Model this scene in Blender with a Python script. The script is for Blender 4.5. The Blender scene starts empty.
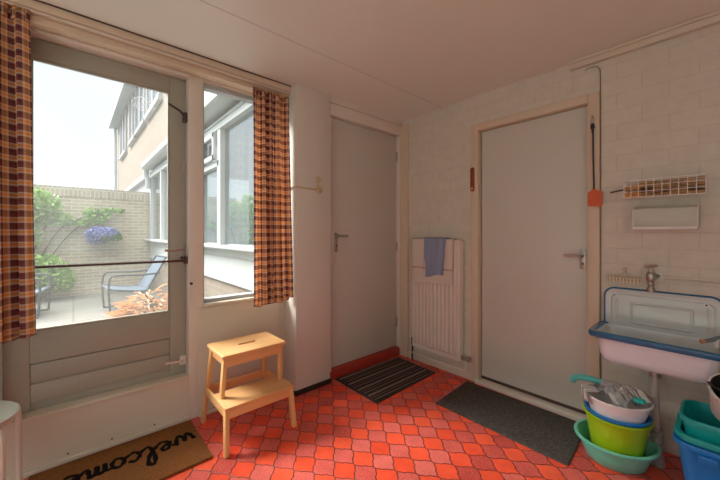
import bpy, bmesh, math, random
from mathutils import Vector, Matrix
random.seed(7); rnd0 = random.Random(12)
PI = math.pi
sc = bpy.context.scene
C = sc.collection

# ------------------------------------------------------------------ materials
def new_mat(name):
    m = bpy.data.materials.new(name); m.use_nodes = True
    nt = m.node_tree; nt.nodes.clear()
    out = nt.nodes.new('ShaderNodeOutputMaterial')
    b = nt.nodes.new('ShaderNodeBsdfPrincipled')
    nt.links.new(b.outputs[0], out.inputs[0])
    return m, nt, b, out

def mth(nt, op, a, b=None, c=None):
    n = nt.nodes.new('ShaderNodeMath'); n.operation = op
    for i, v in enumerate((a, b, c)):
        if v is None: continue
        if isinstance(v, (int, float)): n.inputs[i].default_value = v
        else: nt.links.new(v, n.inputs[i])
    return n.outputs[0]

def mixc(nt, f, a, b):
    n = nt.nodes.new('ShaderNodeMix'); n.data_type = 'RGBA'
    for i, v in ((0, f), (6, a), (7, b)):
        if isinstance(v, (int, float)): n.inputs[i].default_value = v
        elif isinstance(v, tuple): n.inputs[i].default_value = (*v[:3], 1)
        else: nt.links.new(v, n.inputs[i])
    return n.outputs[2]

def coords(nt, kind='Object'):
    t = nt.nodes.new('ShaderNodeTexCoord')
    return t.outputs[kind]

def mat(name, col, rough=0.5, metal=0.0, var=0.06, scale=6.0, bump=0.0, bscale=60.0, coat=0.0, trans=0.0, spec=0.5, dirt=None):
    """plain surface with a little procedural mottling"""
    m, nt, b, out = new_mat(name)
    co = coords(nt)
    n = nt.nodes.new('ShaderNodeTexNoise'); n.inputs['Scale'].default_value = scale; n.inputs['Detail'].default_value = 5
    nt.links.new(co, n.inputs['Vector'])
    lo = tuple(c*(1-var) for c in col); hi = tuple(min(1, c*(1+var)) for c in col)
    c = mixc(nt, n.outputs['Fac'], lo, hi)
    if dirt:
        n2 = nt.nodes.new('ShaderNodeTexNoise'); n2.inputs['Scale'].default_value = dirt[1]; n2.inputs['Detail'].default_value = 8
        nt.links.new(co, n2.inputs['Vector'])
        f = mth(nt, 'MULTIPLY', mth(nt, 'SUBTRACT', n2.outputs['Fac'], dirt[2]), dirt[3]); f = mth(nt, 'MAXIMUM', mth(nt, 'MINIMUM', f, 1), 0)
        c = mixc(nt, f, c, dirt[0])
    nt.links.new(c, b.inputs['Base Color'])
    b.inputs['Roughness'].default_value = rough; b.inputs['Metallic'].default_value = metal
    b.inputs['Coat Weight'].default_value = coat; b.inputs['Specular IOR Level'].default_value = spec
    if bump:
        n3 = nt.nodes.new('ShaderNodeTexNoise'); n3.inputs['Scale'].default_value = bscale; n3.inputs['Detail'].default_value = 4
        nt.links.new(co, n3.inputs['Vector'])
        bp = nt.nodes.new('ShaderNodeBump'); bp.inputs['Strength'].default_value = bump; bp.inputs['Distance'].default_value = 0.01
        nt.links.new(n3.outputs['Fac'], bp.inputs['Height']); nt.links.new(bp.outputs[0], b.inputs['Normal'])
    if trans:
        tr = nt.nodes.new('ShaderNodeBsdfTranslucent'); nt.links.new(c, tr.inputs[0])
        mx = nt.nodes.new('ShaderNodeMixShader'); mx.inputs[0].default_value = trans
        nt.links.new(b.outputs[0], mx.inputs[1]); nt.links.new(tr.outputs[0], mx.inputs[2]); nt.links.new(mx.outputs[0], out.inputs[0])
    return m

def floor_mat():
    m, nt, b, out = new_mat('arabesque_tile')
    co = coords(nt)
    sp = nt.nodes.new('ShaderNodeSeparateXYZ'); nt.links.new(co, sp.inputs[0])
    # lattice of the curved tiles: 171 mm by 125 mm, centred rectangular
    X = mth(nt, 'DIVIDE', mth(nt, 'ADD', sp.outputs[0], 1.423), 0.171)
    Y = mth(nt, 'DIVIDE', mth(nt, 'SUBTRACT', sp.outputs[1], 1.134), 0.125)
    a = mth(nt, 'ADD', X, Y); c = mth(nt, 'SUBTRACT', Y, X)
    k = -0.045
    def warp(p, q):
        s1 = mth(nt, 'MULTIPLY', mth(nt, 'SINE', mth(nt, 'MULTIPLY', q, 2*PI)), k)
        s2 = mth(nt, 'MULTIPLY', mth(nt, 'SINE', mth(nt, 'MULTIPLY', q, 6*PI)), k*0.35)
        return mth(nt, 'ADD', p, mth(nt, 'ADD', s1, s2))
    aw = warp(a, c); cw = warp(c, a)
    ia = mth(nt, 'ROUND', aw); ic = mth(nt, 'ROUND', cw)
    fa = mth(nt, 'ABSOLUTE', mth(nt, 'SUBTRACT', aw, ia)); fc = mth(nt, 'ABSOLUTE', mth(nt, 'SUBTRACT', cw, ic))
    e = mth(nt, 'SUBTRACT', 0.5, mth(nt, 'MAXIMUM', fa, fc))          # 0 at the joint
    par = mth(nt, 'MODULO', mth(nt, 'ABSOLUTE', mth(nt, 'ADD', ia, ic)), 2)
    wn = nt.nodes.new('ShaderNodeTexWhiteNoise'); wn.noise_dimensions = '2D'
    cb = nt.nodes.new('ShaderNodeCombineXYZ'); nt.links.new(ia, cb.inputs[0]); nt.links.new(ic, cb.inputs[1])
    nt.links.new(cb.outputs[0], wn.inputs['Vector'])
    orange = mixc(nt, wn.outputs['Value'], (0.76, 0.070, 0.026), (0.86, 0.11, 0.048))
    pink = mixc(nt, wn.outputs['Value'], (0.50, 0.05, 0.035), (0.70, 0.13, 0.10))
    n = nt.nodes.new('ShaderNodeTexNoise'); n.inputs['Scale'].default_value = 130; n.inputs['Detail'].default_value = 4
    nt.links.new(co, n.inputs['Vector'])
    fl = mth(nt, 'MAXIMUM', mth(nt, 'MULTIPLY', mth(nt, 'SUBTRACT', n.outputs['Fac'], 0.5), 3.0), 0)
    pink = mixc(nt, mth(nt, 'MINIMUM', fl, 0.5), pink, (0.78, 0.30, 0.26))
    tile = mixc(nt, par, orange, pink)
    n2 = nt.nodes.new('ShaderNodeTexNoise'); n2.inputs['Scale'].default_value = 14; n2.inputs['Detail'].default_value = 6
    nt.links.new(co, n2.inputs['Vector'])
    hs = nt.nodes.new('ShaderNodeHueSaturation'); nt.links.new(tile, hs.inputs['Color'])
    nt.links.new(mth(nt, 'ADD', mth(nt, 'MULTIPLY', n2.outputs['Fac'], 0.5), 0.75), hs.inputs['Value'])
    g = mth(nt, 'MINIMUM', mth(nt, 'DIVIDE', e, 0.036), 1)
    g2 = mth(nt, 'POWER', g, 3)
    col = mixc(nt, g2, (0.12, 0.022, 0.018), hs.outputs[0])
    nt.links.new(col, b.inputs['Base Color'])
    b.inputs['Roughness'].default_value = 0.42
    b.inputs['Specular IOR Level'].default_value = 0.45
    bp = nt.nodes.new('ShaderNodeBump'); bp.inputs['Strength'].default_value = 0.5; bp.inputs['Distance'].default_value = 0.004
    nt.links.new(mth(nt, 'ADD', g, mth(nt, 'MULTIPLY', n.outputs['Fac'], 0.12)), bp.inputs['Height']); nt.links.new(bp.outputs[0], b.inputs['Normal'])
    return m

def brick_mat(name, c1, c2, mortar, bw, rh, ms, ax=(0, 2), off=(0, 0), bump=0.6, rough=0.7, stain=None):
    m, nt, b, out = new_mat(name)
    co = coords(nt)
    sp = nt.nodes.new('ShaderNodeSeparateXYZ'); nt.links.new(co, sp.inputs[0])
    cb = nt.nodes.new('ShaderNodeCombineXYZ')
    nt.links.new(mth(nt, 'ADD', sp.outputs[ax[0]], off[0]), cb.inputs[0]); nt.links.new(mth(nt, 'ADD', sp.outputs[ax[1]], off[1]), cb.inputs[1])
    n = nt.nodes.new('ShaderNodeTexNoise'); n.inputs['Scale'].default_value = 22; n.inputs['Detail'].default_value = 4
    nt.links.new(co, n.inputs['Vector'])
    br = nt.nodes.new('ShaderNodeTexBrick')
    br.inputs['Scale'].default_value = 1; br.inputs['Brick Width'].default_value = bw; br.inputs['Row Height'].default_value = rh
    br.inputs['Mortar Size'].default_value = ms; br.inputs['Mortar Smooth'].default_value = 0.4
    br.inputs['Color1'].default_value = (*c1, 1); br.inputs['Color2'].default_value = (*c2, 1); br.inputs['Mortar'].default_value = (*mortar, 1)
    nt.links.new(cb.outputs[0], br.inputs['Vector'])
    hs = nt.nodes.new('ShaderNodeHueSaturation'); nt.links.new(br.outputs['Color'], hs.inputs['Color'])
    nt.links.new(mth(nt, 'ADD', mth(nt, 'MULTIPLY', n.outputs['Fac'], 0.2), 0.9), hs.inputs['Value'])
    nt.links.new(hs.outputs[0], b.inputs['Base Color'])
    b.inputs['Roughness'].default_value = rough; b.inputs['Specular IOR Level'].default_value = 0.35
    h = mth(nt, 'SUBTRACT', mth(nt, 'MULTIPLY', n.outputs['Fac'], 0.25), br.outputs['Fac'])
    bp = nt.nodes.new('ShaderNodeBump'); bp.inputs['Strength'].default_value = bump; bp.inputs['Distance'].default_value = 0.006
    nt.links.new(h, bp.inputs['Height']); nt.links.new(bp.outputs[0], b.inputs['Normal'])
    return m

def plaid_mat():
    m, nt, b, out = new_mat('plaid_curtain_cotton')
    uv = coords(nt, 'UV')
    sp = nt.nodes.new('ShaderNodeSeparateXYZ'); nt.links.new(uv, sp.inputs[0])
    def band(s, ph):
        f = mth(nt, 'FRACT', mth(nt, 'ADD', mth(nt, 'DIVIDE', s, 0.056), ph))
        r = nt.nodes.new('ShaderNodeValToRGB'); r.color_ramp.interpolation = 'CONSTANT'
        el = r.color_ramp.elements
        el[0].position = 0; el[0].color = (0.27, 0.085, 0.075, 1)
        el[1].position = 0.22; el[1].color = (0.12, 0.035, 0.055, 1)
        for p, c in ((0.30, (0.27, 0.085, 0.075)), (0.46, (0.92, 0.80, 0.68)), (0.60, (0.92, 0.47, 0.12)), (0.82, (0.92, 0.80, 0.68)), (0.93, (0.27, 0.085, 0.075))):
            e = el.new(p); e.color = (*c, 1)
        nt.links.new(f, r.inputs[0]); return r.outputs[0]
    c = mixc(nt, 0.52, band(sp.outputs[0], 0.1), band(sp.outputs[1], 0.35))
    nt.links.new(c, b.inputs['Base Color']); b.inputs['Roughness'].default_value = 0.95; b.inputs['Specular IOR Level'].default_value = 0.1
    tr = nt.nodes.new('ShaderNodeBsdfTranslucent'); nt.links.new(c, tr.inputs[0])
    mx = nt.nodes.new('ShaderNodeMixShader'); mx.inputs[0].default_value = 0.42
    nt.links.new(b.outputs[0], mx.inputs[1]); nt.links.new(tr.outputs[0], mx.inputs[2]); nt.links.new(mx.outputs[0], out.inputs[0])
    return m

def stripe_mat(name, stops, period, axis, rough=0.9, bump=0.3, coord='Object', off=0.0, spec=0.2):
    m, nt, b, out = new_mat(name)
    co = coords(nt, coord)
    sp = nt.nodes.new('ShaderNodeSeparateXYZ'); nt.links.new(co, sp.inputs[0])
    f = mth(nt, 'FRACT', mth(nt, 'DIVIDE', mth(nt, 'ADD', sp.outputs[axis], off+50*period), period))
    r = nt.nodes.new('ShaderNodeValToRGB'); r.color_ramp.interpolation = 'CONSTANT'
    el = r.color_ramp.elements
    el[0].position = stops[0][0]; el[0].color = (*stops[0][1], 1); el[1].position = stops[1][0]; el[1].color = (*stops[1][1], 1)
    for p, c in stops[2:]:
        e = el.new(p); e.color = (*c, 1)
    nt.links.new(f, r.inputs[0])
    n = nt.nodes.new('ShaderNodeTexNoise'); n.inputs['Scale'].default_value = 300; nt.links.new(co, n.inputs['Vector'])
    hs = nt.nodes.new('ShaderNodeHueSaturation'); nt.links.new(r.outputs[0], hs.inputs['Color'])
    nt.links.new(mth(nt, 'ADD', mth(nt, 'MULTIPLY', n.outputs['Fac'], 0.5), 0.75), hs.inputs['Value'])
    nt.links.new(hs.outputs[0], b.inputs['Base Color']); b.inputs['Roughness'].default_value = rough; b.inputs['Specular IOR Level'].default_value = spec
    bp = nt.nodes.new('ShaderNodeBump'); bp.inputs['Strength'].default_value = bump; bp.inputs['Distance'].default_value = 0.004
    nt.links.new(n.outputs['Fac'], bp.inputs['Height']); nt.links.new(bp.outputs[0], b.inputs['Normal'])
    return m

def wood_mat(name, c1, c2, axis=1, scale=1.0, rough=0.45):
    m, nt, b, out = new_mat(name)
    co = coords(nt)
    mp = nt.nodes.new('ShaderNodeMapping')
    s = [28*scale]*3; s[axis] = 2.2*scale
    mp.inputs['Scale'].default_value = s; nt.links.new(co, mp.inputs['Vector'])
    n = nt.nodes.new('ShaderNodeTexNoise'); n.inputs['Scale'].default_value = 1; n.inputs['Detail'].default_value = 6; n.inputs['Distortion'].default_value = 0.6
    nt.links.new(mp.outputs[0], n.inputs['Vector'])
    c = mixc(nt, n.outputs['Fac'], c1, c2)
    nt.links.new(c, b.inputs['Base Color']); b.inputs['Roughness'].default_value = rough
    return m

def glass_mat(name, tint=(0.97, 0.975, 0.965), refl=0.06, haze=0.0):
    m, nt, b, out = new_mat(name); nt.nodes.remove(b)
    t = nt.nodes.new('ShaderNodeBsdfTransparent'); t.inputs[0].default_value = (*tint, 1)
    g = nt.nodes.new('ShaderNodeBsdfGlossy'); g.inputs['Roughness'].default_value = 0.02
    ge = nt.nodes.new('ShaderNodeNewGeometry'); dp = nt.nodes.new('ShaderNodeVectorMath'); dp.operation = 'DOT_PRODUCT'
    nt.links.new(ge.outputs['Normal'], dp.inputs[0]); nt.links.new(ge.outputs['Incoming'], dp.inputs[1])
    sch = mth(nt, 'POWER', mth(nt, 'SUBTRACT', 1.0, mth(nt, 'MINIMUM', mth(nt, 'ABSOLUTE', dp.outputs['Value']), 1.0)), 5)
    f = mth(nt, 'ADD', refl*0.6, mth(nt, 'MULTIPLY', sch, 1-refl*0.6))
    mx = nt.nodes.new('ShaderNodeMixShader'); nt.links.new(f, mx.inputs[0])
    nt.links.new(t.outputs[0], mx.inputs[1]); nt.links.new(g.outputs[0], mx.inputs[2])
    last = mx.outputs[0]
    if haze:                                   # overexposure haze painted into the pane as a milky veil
        d = nt.nodes.new('ShaderNodeBsdfTranslucent'); d.inputs[0].default_value = (0.9, 0.92, 0.9, 1)
        n = nt.nodes.new('ShaderNodeTexNoise'); n.inputs['Scale'].default_value = 3; nt.links.new(coords(nt), n.inputs['Vector'])
        m2 = nt.nodes.new('ShaderNodeMixShader'); nt.links.new(mth(nt, 'MULTIPLY', n.outputs['Fac'], haze*2), m2.inputs[0])
        nt.links.new(last, m2.inputs[1]); nt.links.new(d.outputs[0], m2.inputs[2]); last = m2.outputs[0]
    nt.links.new(last, out.inputs[0])
    return m

# ------------------------------------------------------------------ mesh helpers
def B(): return bmesh.new()

def box(bm, x0, x1, y0, y1, z0, z1, bev=0.0, seg=2):
    r = bmesh.ops.create_cube(bm, size=1)
    vs = r['verts']
    bmesh.ops.scale(bm, vec=(abs(x1-x0), abs(y1-y0), abs(z1-z0)), verts=vs)
    bmesh.ops.translate(bm, vec=((x0+x1)/2, (y0+y1)/2, (z0+z1)/2), verts=vs)
    if bev:
        es = {e for v in vs for e in v.link_edges}
        bmesh.ops.bevel(bm, geom=list(es), offset=bev, segments=seg, affect='EDGES', profile=0.5)
    return bm

def beam(bm, p, q, w, h, up=(0, 0, 1), bev=0.0, w2=None, h2=None):
    """bar of rectangular section from p to q"""
    p, q = Vector(p), Vector(q); d = (q-p).normalized(); s = d.cross(Vector(up)).normalized(); u = s.cross(d)
    w2 = w2 or w; h2 = h2 or h
    vs = []
    for c, ww, hh in ((p, w, h), (q, w2, h2)):
        for a, b in ((-1, -1), (1, -1), (1, 1), (-1, 1)):
            vs.append(bm.verts.new(c + s*a*ww/2 + u*b*hh/2))
    f = [bm.faces.new([vs[i] for i in ix]) for ix in ((3, 2, 1, 0), (4, 5, 6, 7), (0, 1, 5, 4), (1, 2, 6, 5), (2, 3, 7, 6), (3, 0, 4, 7))]
    if bev:
        es = {e for v in vs for e in v.link_edges}
        bmesh.ops.bevel(bm, geom=list(es), offset=bev, segments=2, affect='EDGES', profile=0.5)
    return bm

def spline(pts, n=8):
    """Catmull-Rom through points"""
    P = [Vector(p) for p in pts]; out = []
    P = [P[0]*2-P[1]] + P + [P[-1]*2-P[-2]]
    for i in range(1, len(P)-2):
        for k in range(n):
            t = k/n
            a, b, c, d = P[i-1:i+3]
            out.append(0.5*((2*b)+(c-a)*t+(2*a-5*b+4*c-d)*t*t+(3*b-a-3*c+d)*t**3))
    out.append(P[-2].copy()); return out

def tube(bm, pts, r, n=8, closed=False, cap=True):
    P = [Vector(p) for p in pts]; N = len(P); rings = []
    rr = r if isinstance(r, (list, tuple)) else [r]*N
    ref = None
    for i, p in enumerate(P):
        if closed: d = (P[(i+1) % N]-P[i-1])
        else: d = (P[min(i+1, N-1)]-P[max(i-1, 0)])
        d.normalize()
        if ref is None:
            ref = Vector((0, 0, 1)) if abs(d.z) < 0.9 else Vector((1, 0, 0))
        s = d.cross(ref)
        if s.length < 1e-4: s = d.orthogonal()
        s.normalize(); u = s.cross(d); ref = u
        rings.append([bm.verts.new(p + (s*math.cos(2*PI*k/n)+u*math.sin(2*PI*k/n))*rr[i]) for k in range(n)])
    for i in range(N if closed else N-1):
        a, b = rings[i], rings[(i+1) % N]
        for k in range(n):
            bm.faces.new((a[k], a[(k+1) % n], b[(k+1) % n], b[k]))
    if cap and not closed:
        bm.faces.new(rings[0][::-1]); bm.faces.new(rings[-1])
    return bm

def lathe(bm, prof, c=(0, 0, 0), n=32, sx=1.0, sy=1.0, M=None):
    """profile [(r,z)...] turned about z; r=0 closes"""
    rings = []
    for r, z in prof:
        if r <= 1e-6:
            v = bm.verts.new((0, 0, z)); rings.append([v])
        else:
            rings.append([bm.verts.new((r*sx*math.cos(2*PI*k/n), r*sy*math.sin(2*PI*k/n), z)) for k in range(n)])
    for a, b in zip(rings, rings[1:]):
        for k in range(n):
            if len(a) == 1 and len(b) == 1: continue
            if len(a) == 1: bm.faces.new((a[0], b[k], b[(k+1) % n]))
            elif len(b) == 1: bm.faces.new((a[k], a[(k+1) % n], b[0]))
            else: bm.faces.new((a[k], a[(k+1) % n], b[(k+1) % n], b[k]))
    allv = [v for r in rings for v in r]
    if M is not None: bmesh.ops.transform(bm, matrix=M, verts=allv)
    bmesh.ops.translate(bm, vec=c, verts=allv)
    return bm

def cyl(bm, p, q, r, n=16): return tube(bm, [p, q], r, n)

def rrect(x0, x1, y0, y1, r, n=6):
    out = []
    for cx, cy, a0 in ((x1-r, y1-r, 0), (x0+r, y1-r, PI/2), (x0+r, y0+r, PI), (x1-r, y0+r, 1.5*PI)):
        for k in range(n+1):
            a = a0+PI/2*k/n; out.append((cx+r*math.cos(a), cy+r*math.sin(a)))
    return out

def loft(bm, loops, cap0=False, cap1=False):
    rs = [[bm.verts.new(p) for p in l] for l in loops]; n = len(rs[0])
    for a, b in zip(rs, rs[1:]):
        for k in range(n): bm.faces.new((a[k], a[(k+1) % n], b[(k+1) % n], b[k]))
    if cap0: bm.faces.new(rs[0][::-1])
    if cap1: bm.faces.new(rs[-1])
    return bm

def sheet(bm, fn, nu, nv, uvf=None):
    """grid surface fn(i/nu, j/nv)"""
    V = [[bm.verts.new(fn(i/nu, j/nv)) for j in range(nv+1)] for i in range(nu+1)]
    uvl = bm.loops.layers.uv.verify() if uvf else None
    for i in range(nu):
        for j in range(nv):
            f = bm.faces.new((V[i][j], V[i+1][j], V[i+1][j+1], V[i][j+1]))
            if uvf:
                for l, (a, b) in zip(f.loops, ((i, j), (i+1, j), (i+1, j+1), (i, j+1))):
                    l[uvl].uv = uvf(a/nu, b/nv)
    return bm

def link(name, bm, m, parent=None, smooth=None, solid=0, origin=None):
    bmesh.ops.recalc_face_normals(bm, faces=bm.faces)
    if parent is not None:
        org = Vector(parent.get('_o', (0, 0, 0)))
    else:
        xs = [v.co for v in bm.verts]
        org = Vector(((min(v.x for v in xs)+max(v.x for v in xs))/2, (min(v.y for v in xs)+max(v.y for v in xs))/2, min(v.z for v in xs))) if origin is None else Vector(origin)
    bmesh.ops.translate(bm, vec=-org, verts=bm.verts)
    me = bpy.data.meshes.new(name)
    bm.to_mesh(me); bm.free()
    o = bpy.data.objects.new(name, me); C.objects.link(o)
    if m is not None: me.materials.append(m)
    if parent is not None:
        o.parent = parent
    else: o.location = org
    o['_o'] = tuple(org)
    if smooth is not False:
        for p in me.polygons: p.use_smooth = True
        try: me.set_sharp_from_angle(angle=math.radians(smooth or 35))
        except Exception: pass
    if solid:
        s = o.modifiers.new('thickness', 'SOLIDIFY'); s.thickness = solid; s.offset = 0
    return o

def tag(o, label, cat, group=None, kind=None):
    o['label'] = label; o['category'] = cat
    if group: o['group'] = group
    if kind: o['kind'] = kind
    return o

def thing(name, label, cat, loc, group=None):
    o = bpy.data.objects.new(name, None); C.objects.link(o); o.location = loc; o['_o'] = tuple(loc)
    o.empty_display_size = 0.05
    return tag(o, label, cat, group)

def struct(name, bm, m, parent=None, label=None, origin=(0, 0, 0), **k):
    o = link(name, bm, m, parent, origin=origin if parent is None else None, **k)
    if parent is None:
        o['kind'] = 'structure'
        if label: o['label'] = label
    return o

# ------------------------------------------------------------------ palette
M_floor = floor_mat()
M_ceil = mat('ceiling_paint', (0.78, 0.79, 0.73), 0.55, var=0.03, scale=2)
M_cream = mat('cream_woodwork_paint', (0.67, 0.625, 0.515), 0.38, var=0.04, scale=3, bump=0.03, bscale=30)
M_creamlight = mat('light_cream_trim_paint', (0.74, 0.68, 0.60), 0.4, var=0.04, scale=5)
M_tan = mat('beige_frame_paint', (0.68, 0.57, 0.43), 0.42, var=0.06, scale=5)
M_plaster = mat('off_white_plaster', (0.69, 0.66, 0.59), 0.6, var=0.05, scale=4, bump=0.1, bscale=25)
M_brickin = brick_mat('painted_sand_lime_brick', (0.65, 0.62, 0.53), (0.665, 0.635, 0.545), (0.60, 0.565, 0.475), 0.224, 0.0905, 0.003, off=(0.05+10, 10-0.05), bump=0.22, rough=0.5)
M_greydoor = mat('pale_grey_door_paint', (0.59, 0.57, 0.51), 0.35, var=0.02, scale=2)
M_rdoor = mat('off_white_door_paint', (0.64, 0.635, 0.57), 0.33, var=0.02, scale=2)
M_gdoor = mat('grey_green_door_paint', (0.38, 0.375, 0.31), 0.4, var=0.05, scale=3, bump=0.05, bscale=40)
M_redskirt = mat('oxide_red_paint', (0.42, 0.045, 0.03), 0.4, var=0.2, scale=9)
M_black = mat('matte_black', (0.018, 0.016, 0.015), 0.5)
M_dark = mat('dark_brown_metal', (0.09, 0.06, 0.05), 0.35, metal=0.3)
M_steel = mat('worn_nickel', (0.46, 0.43, 0.39), 0.38, metal=1.0, var=0.15, scale=40)
M_brass = mat('tarnished_brass', (0.55, 0.40, 0.2), 0.4, metal=0.8)
M_cable = mat('ivory_plastic', (0.60, 0.47, 0.28), 0.45)
M_white = mat('white_plastic', (0.82, 0.81, 0.80), 0.35, var=0.02)
M_rad = mat('radiator_enamel', (0.78, 0.72, 0.64), 0.35, var=0.03)
M_enamel = mat('pale_grey_enamel', (0.62, 0.68, 0.68), 0.14, var=0.03, scale=4, coat=0.5)
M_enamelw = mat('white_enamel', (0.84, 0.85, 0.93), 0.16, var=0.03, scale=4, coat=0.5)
M_bluerim = mat('blue_enamel_rim', (0.012, 0.13, 0.30), 0.2, var=0.15, scale=20, coat=0.4)
M_wood = wood_mat('clear_lacquered_birch', (0.66, 0.34, 0.12), (0.86, 0.53, 0.24), axis=1)
M_woodleg = wood_mat('clear_lacquered_birch_legs', (0.66, 0.34, 0.12), (0.86, 0.53, 0.24), axis=2)
M_plaid = plaid_mat()
M_coir = mat('coir_pile', (0.28, 0.12, 0.04), 0.95, var=0.55, scale=160, bump=1.0, bscale=260, spec=0.05)
M_stripemat = stripe_mat('striped_mat_pile', [(0, (0.035, 0.026, 0.024)), (0.16, (0.24, 0.17, 0.15)), (0.36, (0.03, 0.022, 0.02)), (0.52, (0.12, 0.085, 0.075)), (0.62, (0.03, 0.022, 0.02)), (0.8, (0.27, 0.20, 0.18)), (0.87, (0.04, 0.03, 0.028))], 0.115, 0, bump=0.8)
M_greymat = mat('charcoal_felt', (0.105, 0.093, 0.082), 0.95, var=0.95, scale=75, bump=1.0, bscale=220, spec=0.05)
M_mint = mat('mint_plastic', (0.16, 0.58, 0.44), 0.3, var=0.03)
M_lime = mat('lime_plastic', (0.36, 0.56, 0.01), 0.3, var=0.04)
M_blue = mat('blue_plastic', (0.005, 0.20, 0.60), 0.3, var=0.04)
M_teal = mat('teal_plastic', (0.005, 0.40, 0.40), 0.3, var=0.04)
M_tealdark = mat('teal_brush_plastic', (0.08, 0.42, 0.40), 0.35)
M_orange = mat('orange_plastic', (0.80, 0.15, 0.045), 0.35, trans=0.15)
M_peg = mat('peg_wood', (0.55, 0.34, 0.14), 0.6, var=0.25, scale=50)
M_pegy = mat('amber_plastic', (0.85, 0.42, 0.03), 0.4)
M_pegd = mat('dark_peg_wood', (0.16, 0.09, 0.05), 0.6, var=0.3, scale=50)
M_seat = mat('pale_green_laminate', (0.55, 0.60, 0.54), 0.3, var=0.04)
M_tubecream = mat('cream_enamelled_tube', (0.72, 0.66, 0.58), 0.3)
M_towelb = mat('blue_terry', (0.32, 0.38, 0.54), 0.98, var=0.1, scale=60, bump=0.8, bscale=200, spec=0.05)
M_towelp = stripe_mat('beige_towel', [(0, (0.72, 0.64, 0.56)), (0.9, (0.74, 0.66, 0.58)), (0.93, (0.35, 0.18, 0.17)), (0.945, (0.76, 0.56, 0.48)), (0.96, (0.35, 0.18, 0.17)), (0.975, (0.74, 0.54, 0.46))], 0.26, 2, bump=0.5, off=0.10)
M_cloth = stripe_mat('striped_rag', [(0, (0.60, 0.58, 0.54)), (0.55, (0.30, 0.28, 0.27)), (0.68, (0.66, 0.62, 0.58)), (0.8, (0.22, 0.2, 0.2))], 0.045, 0, coord='UV', bump=0.5)
M_rag = mat('grey_rag', (0.36, 0.35, 0.34), 0.95, var=0.15, scale=40, bump=0.5, bscale=150, spec=0.1)
M_thermo = mat('varnished_brown_wood', (0.30, 0.075, 0.02), 0.3)
M_glass = glass_mat('window_glass', haze=0.035)
M_glass2 = glass_mat('window_glass_clear', haze=0.02)
M_glassout = glass_mat('neighbour_window_glass', tint=(0.85, 0.92, 0.93), refl=0.62)
M_garden = brick_mat('garden_wall_brick', (0.31, 0.27, 0.20), (0.40, 0.355, 0.27), (0.46, 0.44, 0.37), 0.21, 0.0625, 0.010, ax=(1, 2), off=(10, 10), bump=0.5, rough=0.9)
M_garden_top = brick_mat('garden_wall_soldier_brick', (0.30, 0.26, 0.20), (0.37, 0.33, 0.26), (0.44, 0.42, 0.36), 0.0625, 0.3, 0.010, ax=(1, 2), off=(10, 10), bump=0.5, rough=0.9)
M_house = brick_mat('house_yellow_brick', (0.20, 0.165, 0.13), (0.24, 0.20, 0.16), (0.25, 0.22, 0.19), 0.21, 0.0625, 0.008, ax=(0, 2), off=(30, 10), bump=0.4, rough=0.9)
M_outwhite = mat('white_exterior_paint', (0.42, 0.455, 0.465), 0.45, var=0.03)
M_outgrey = mat('grey_window_timber', (0.30, 0.30, 0.32), 0.5)
M_paving = brick_mat('concrete_paving', (0.14, 0.14, 0.128), (0.165, 0.165, 0.152), (0.09, 0.10, 0.08), 0.5, 0.5, 0.012, ax=(0, 1), off=(30, 30), bump=0.3, rough=0.85)
M_soil = mat('garden_soil', (0.12, 0.09, 0.06), 0.95, var=0.4, scale=20)
M_leaf = mat('green_leaf', (0.24, 0.40, 0.11), 0.5, var=0.45, scale=4, trans=0.35)
M_leafd = mat('dark_green_leaf', (0.07, 0.2, 0.04), 0.5, var=0.45, scale=4, trans=0.3)
M_leafp = mat('peach_leaf', (0.50, 0.26, 0.11), 0.5, var=0.35, scale=6, trans=0.35)
M_flower = mat('violet_blue_petals', (0.20, 0.22, 0.50), 0.6, var=0.35, scale=8, trans=0.2)
M_sling = mat('blue_grey_sling', (0.07, 0.10, 0.14), 0.9, var=0.08, scale=20)
M_frame_out = mat('dark_chair_frame', (0.035, 0.045, 0.055), 0.7)
M_sheer = mat('sheer_curtain', (0.8, 0.84, 0.84), 0.9, var=0.05, trans=0.4)
M_decal = mat('white_lace_decal', (0.9, 0.9, 0.9), 0.6, trans=0.6)
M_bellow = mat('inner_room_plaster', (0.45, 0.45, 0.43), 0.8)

# ------------------------------------------------------------------ room shell
H = 2.265
XR, YR = 1.7, -1.8          # unseen right and rear walls
bm = B(); box(bm, -2.34, XR, YR, 2.55, -0.12, 0); struct('floor', bm, M_floor, label='red and orange curved tile floor')
bm = B(); box(bm, -2.40, XR, YR, 2.55, H, H+0.12); struct('ceiling', bm, M_ceil, label='off-white board ceiling')
for i, x in enumerate((-1.62,)):
    bm = B(); box(bm, x-0.002, x+0.002, YR, 2.39, H-0.0008, H+0.002); struct('trim_1', bm, mat('seam_filler', (0.5, 0.47, 0.42)), label='fine seam between ceiling boards')
# left wall: solid part beyond the curtain, sill panels
bm = B(); box(bm, -2.34, -2.24, YR, -0.31, 0, H); struct('wall_left', bm, M_cream, label='painted wall left of the garden door')
bm = B(); box(bm, -2.34, -2.24, -0.31, 0.545, 0, 0.272)
box(bm, -2.34, -2.225, -0.31, 0.545, 0.272, 0.287, 0.003)
box(bm, -2.24, -2.228, -0.31, 0.545, 0.0, 0.028, 0.003)
w = struct('wall_left_sill', bm, M_cream, label='cream plinth board under the garden door')
for y in (-0.02, 0.16, 0.36):
    bm = B(); lathe(bm, [(0, 0), (0.005, 0), (0.004, 0.003), (0, 0.004)], n=10, M=Matrix.Rotation(PI/2, 4, 'Y'), c=(-2.2405, y, 0.045)); link('screw', bm, M_dark, w)
bm = B(); box(bm, -2.34, -2.24, 0.63, 1.215, 0, 0.70)
box(bm, -2.34, -2.215, 0.63, 1.215, 0.70, 0.722, 0.004)
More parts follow.
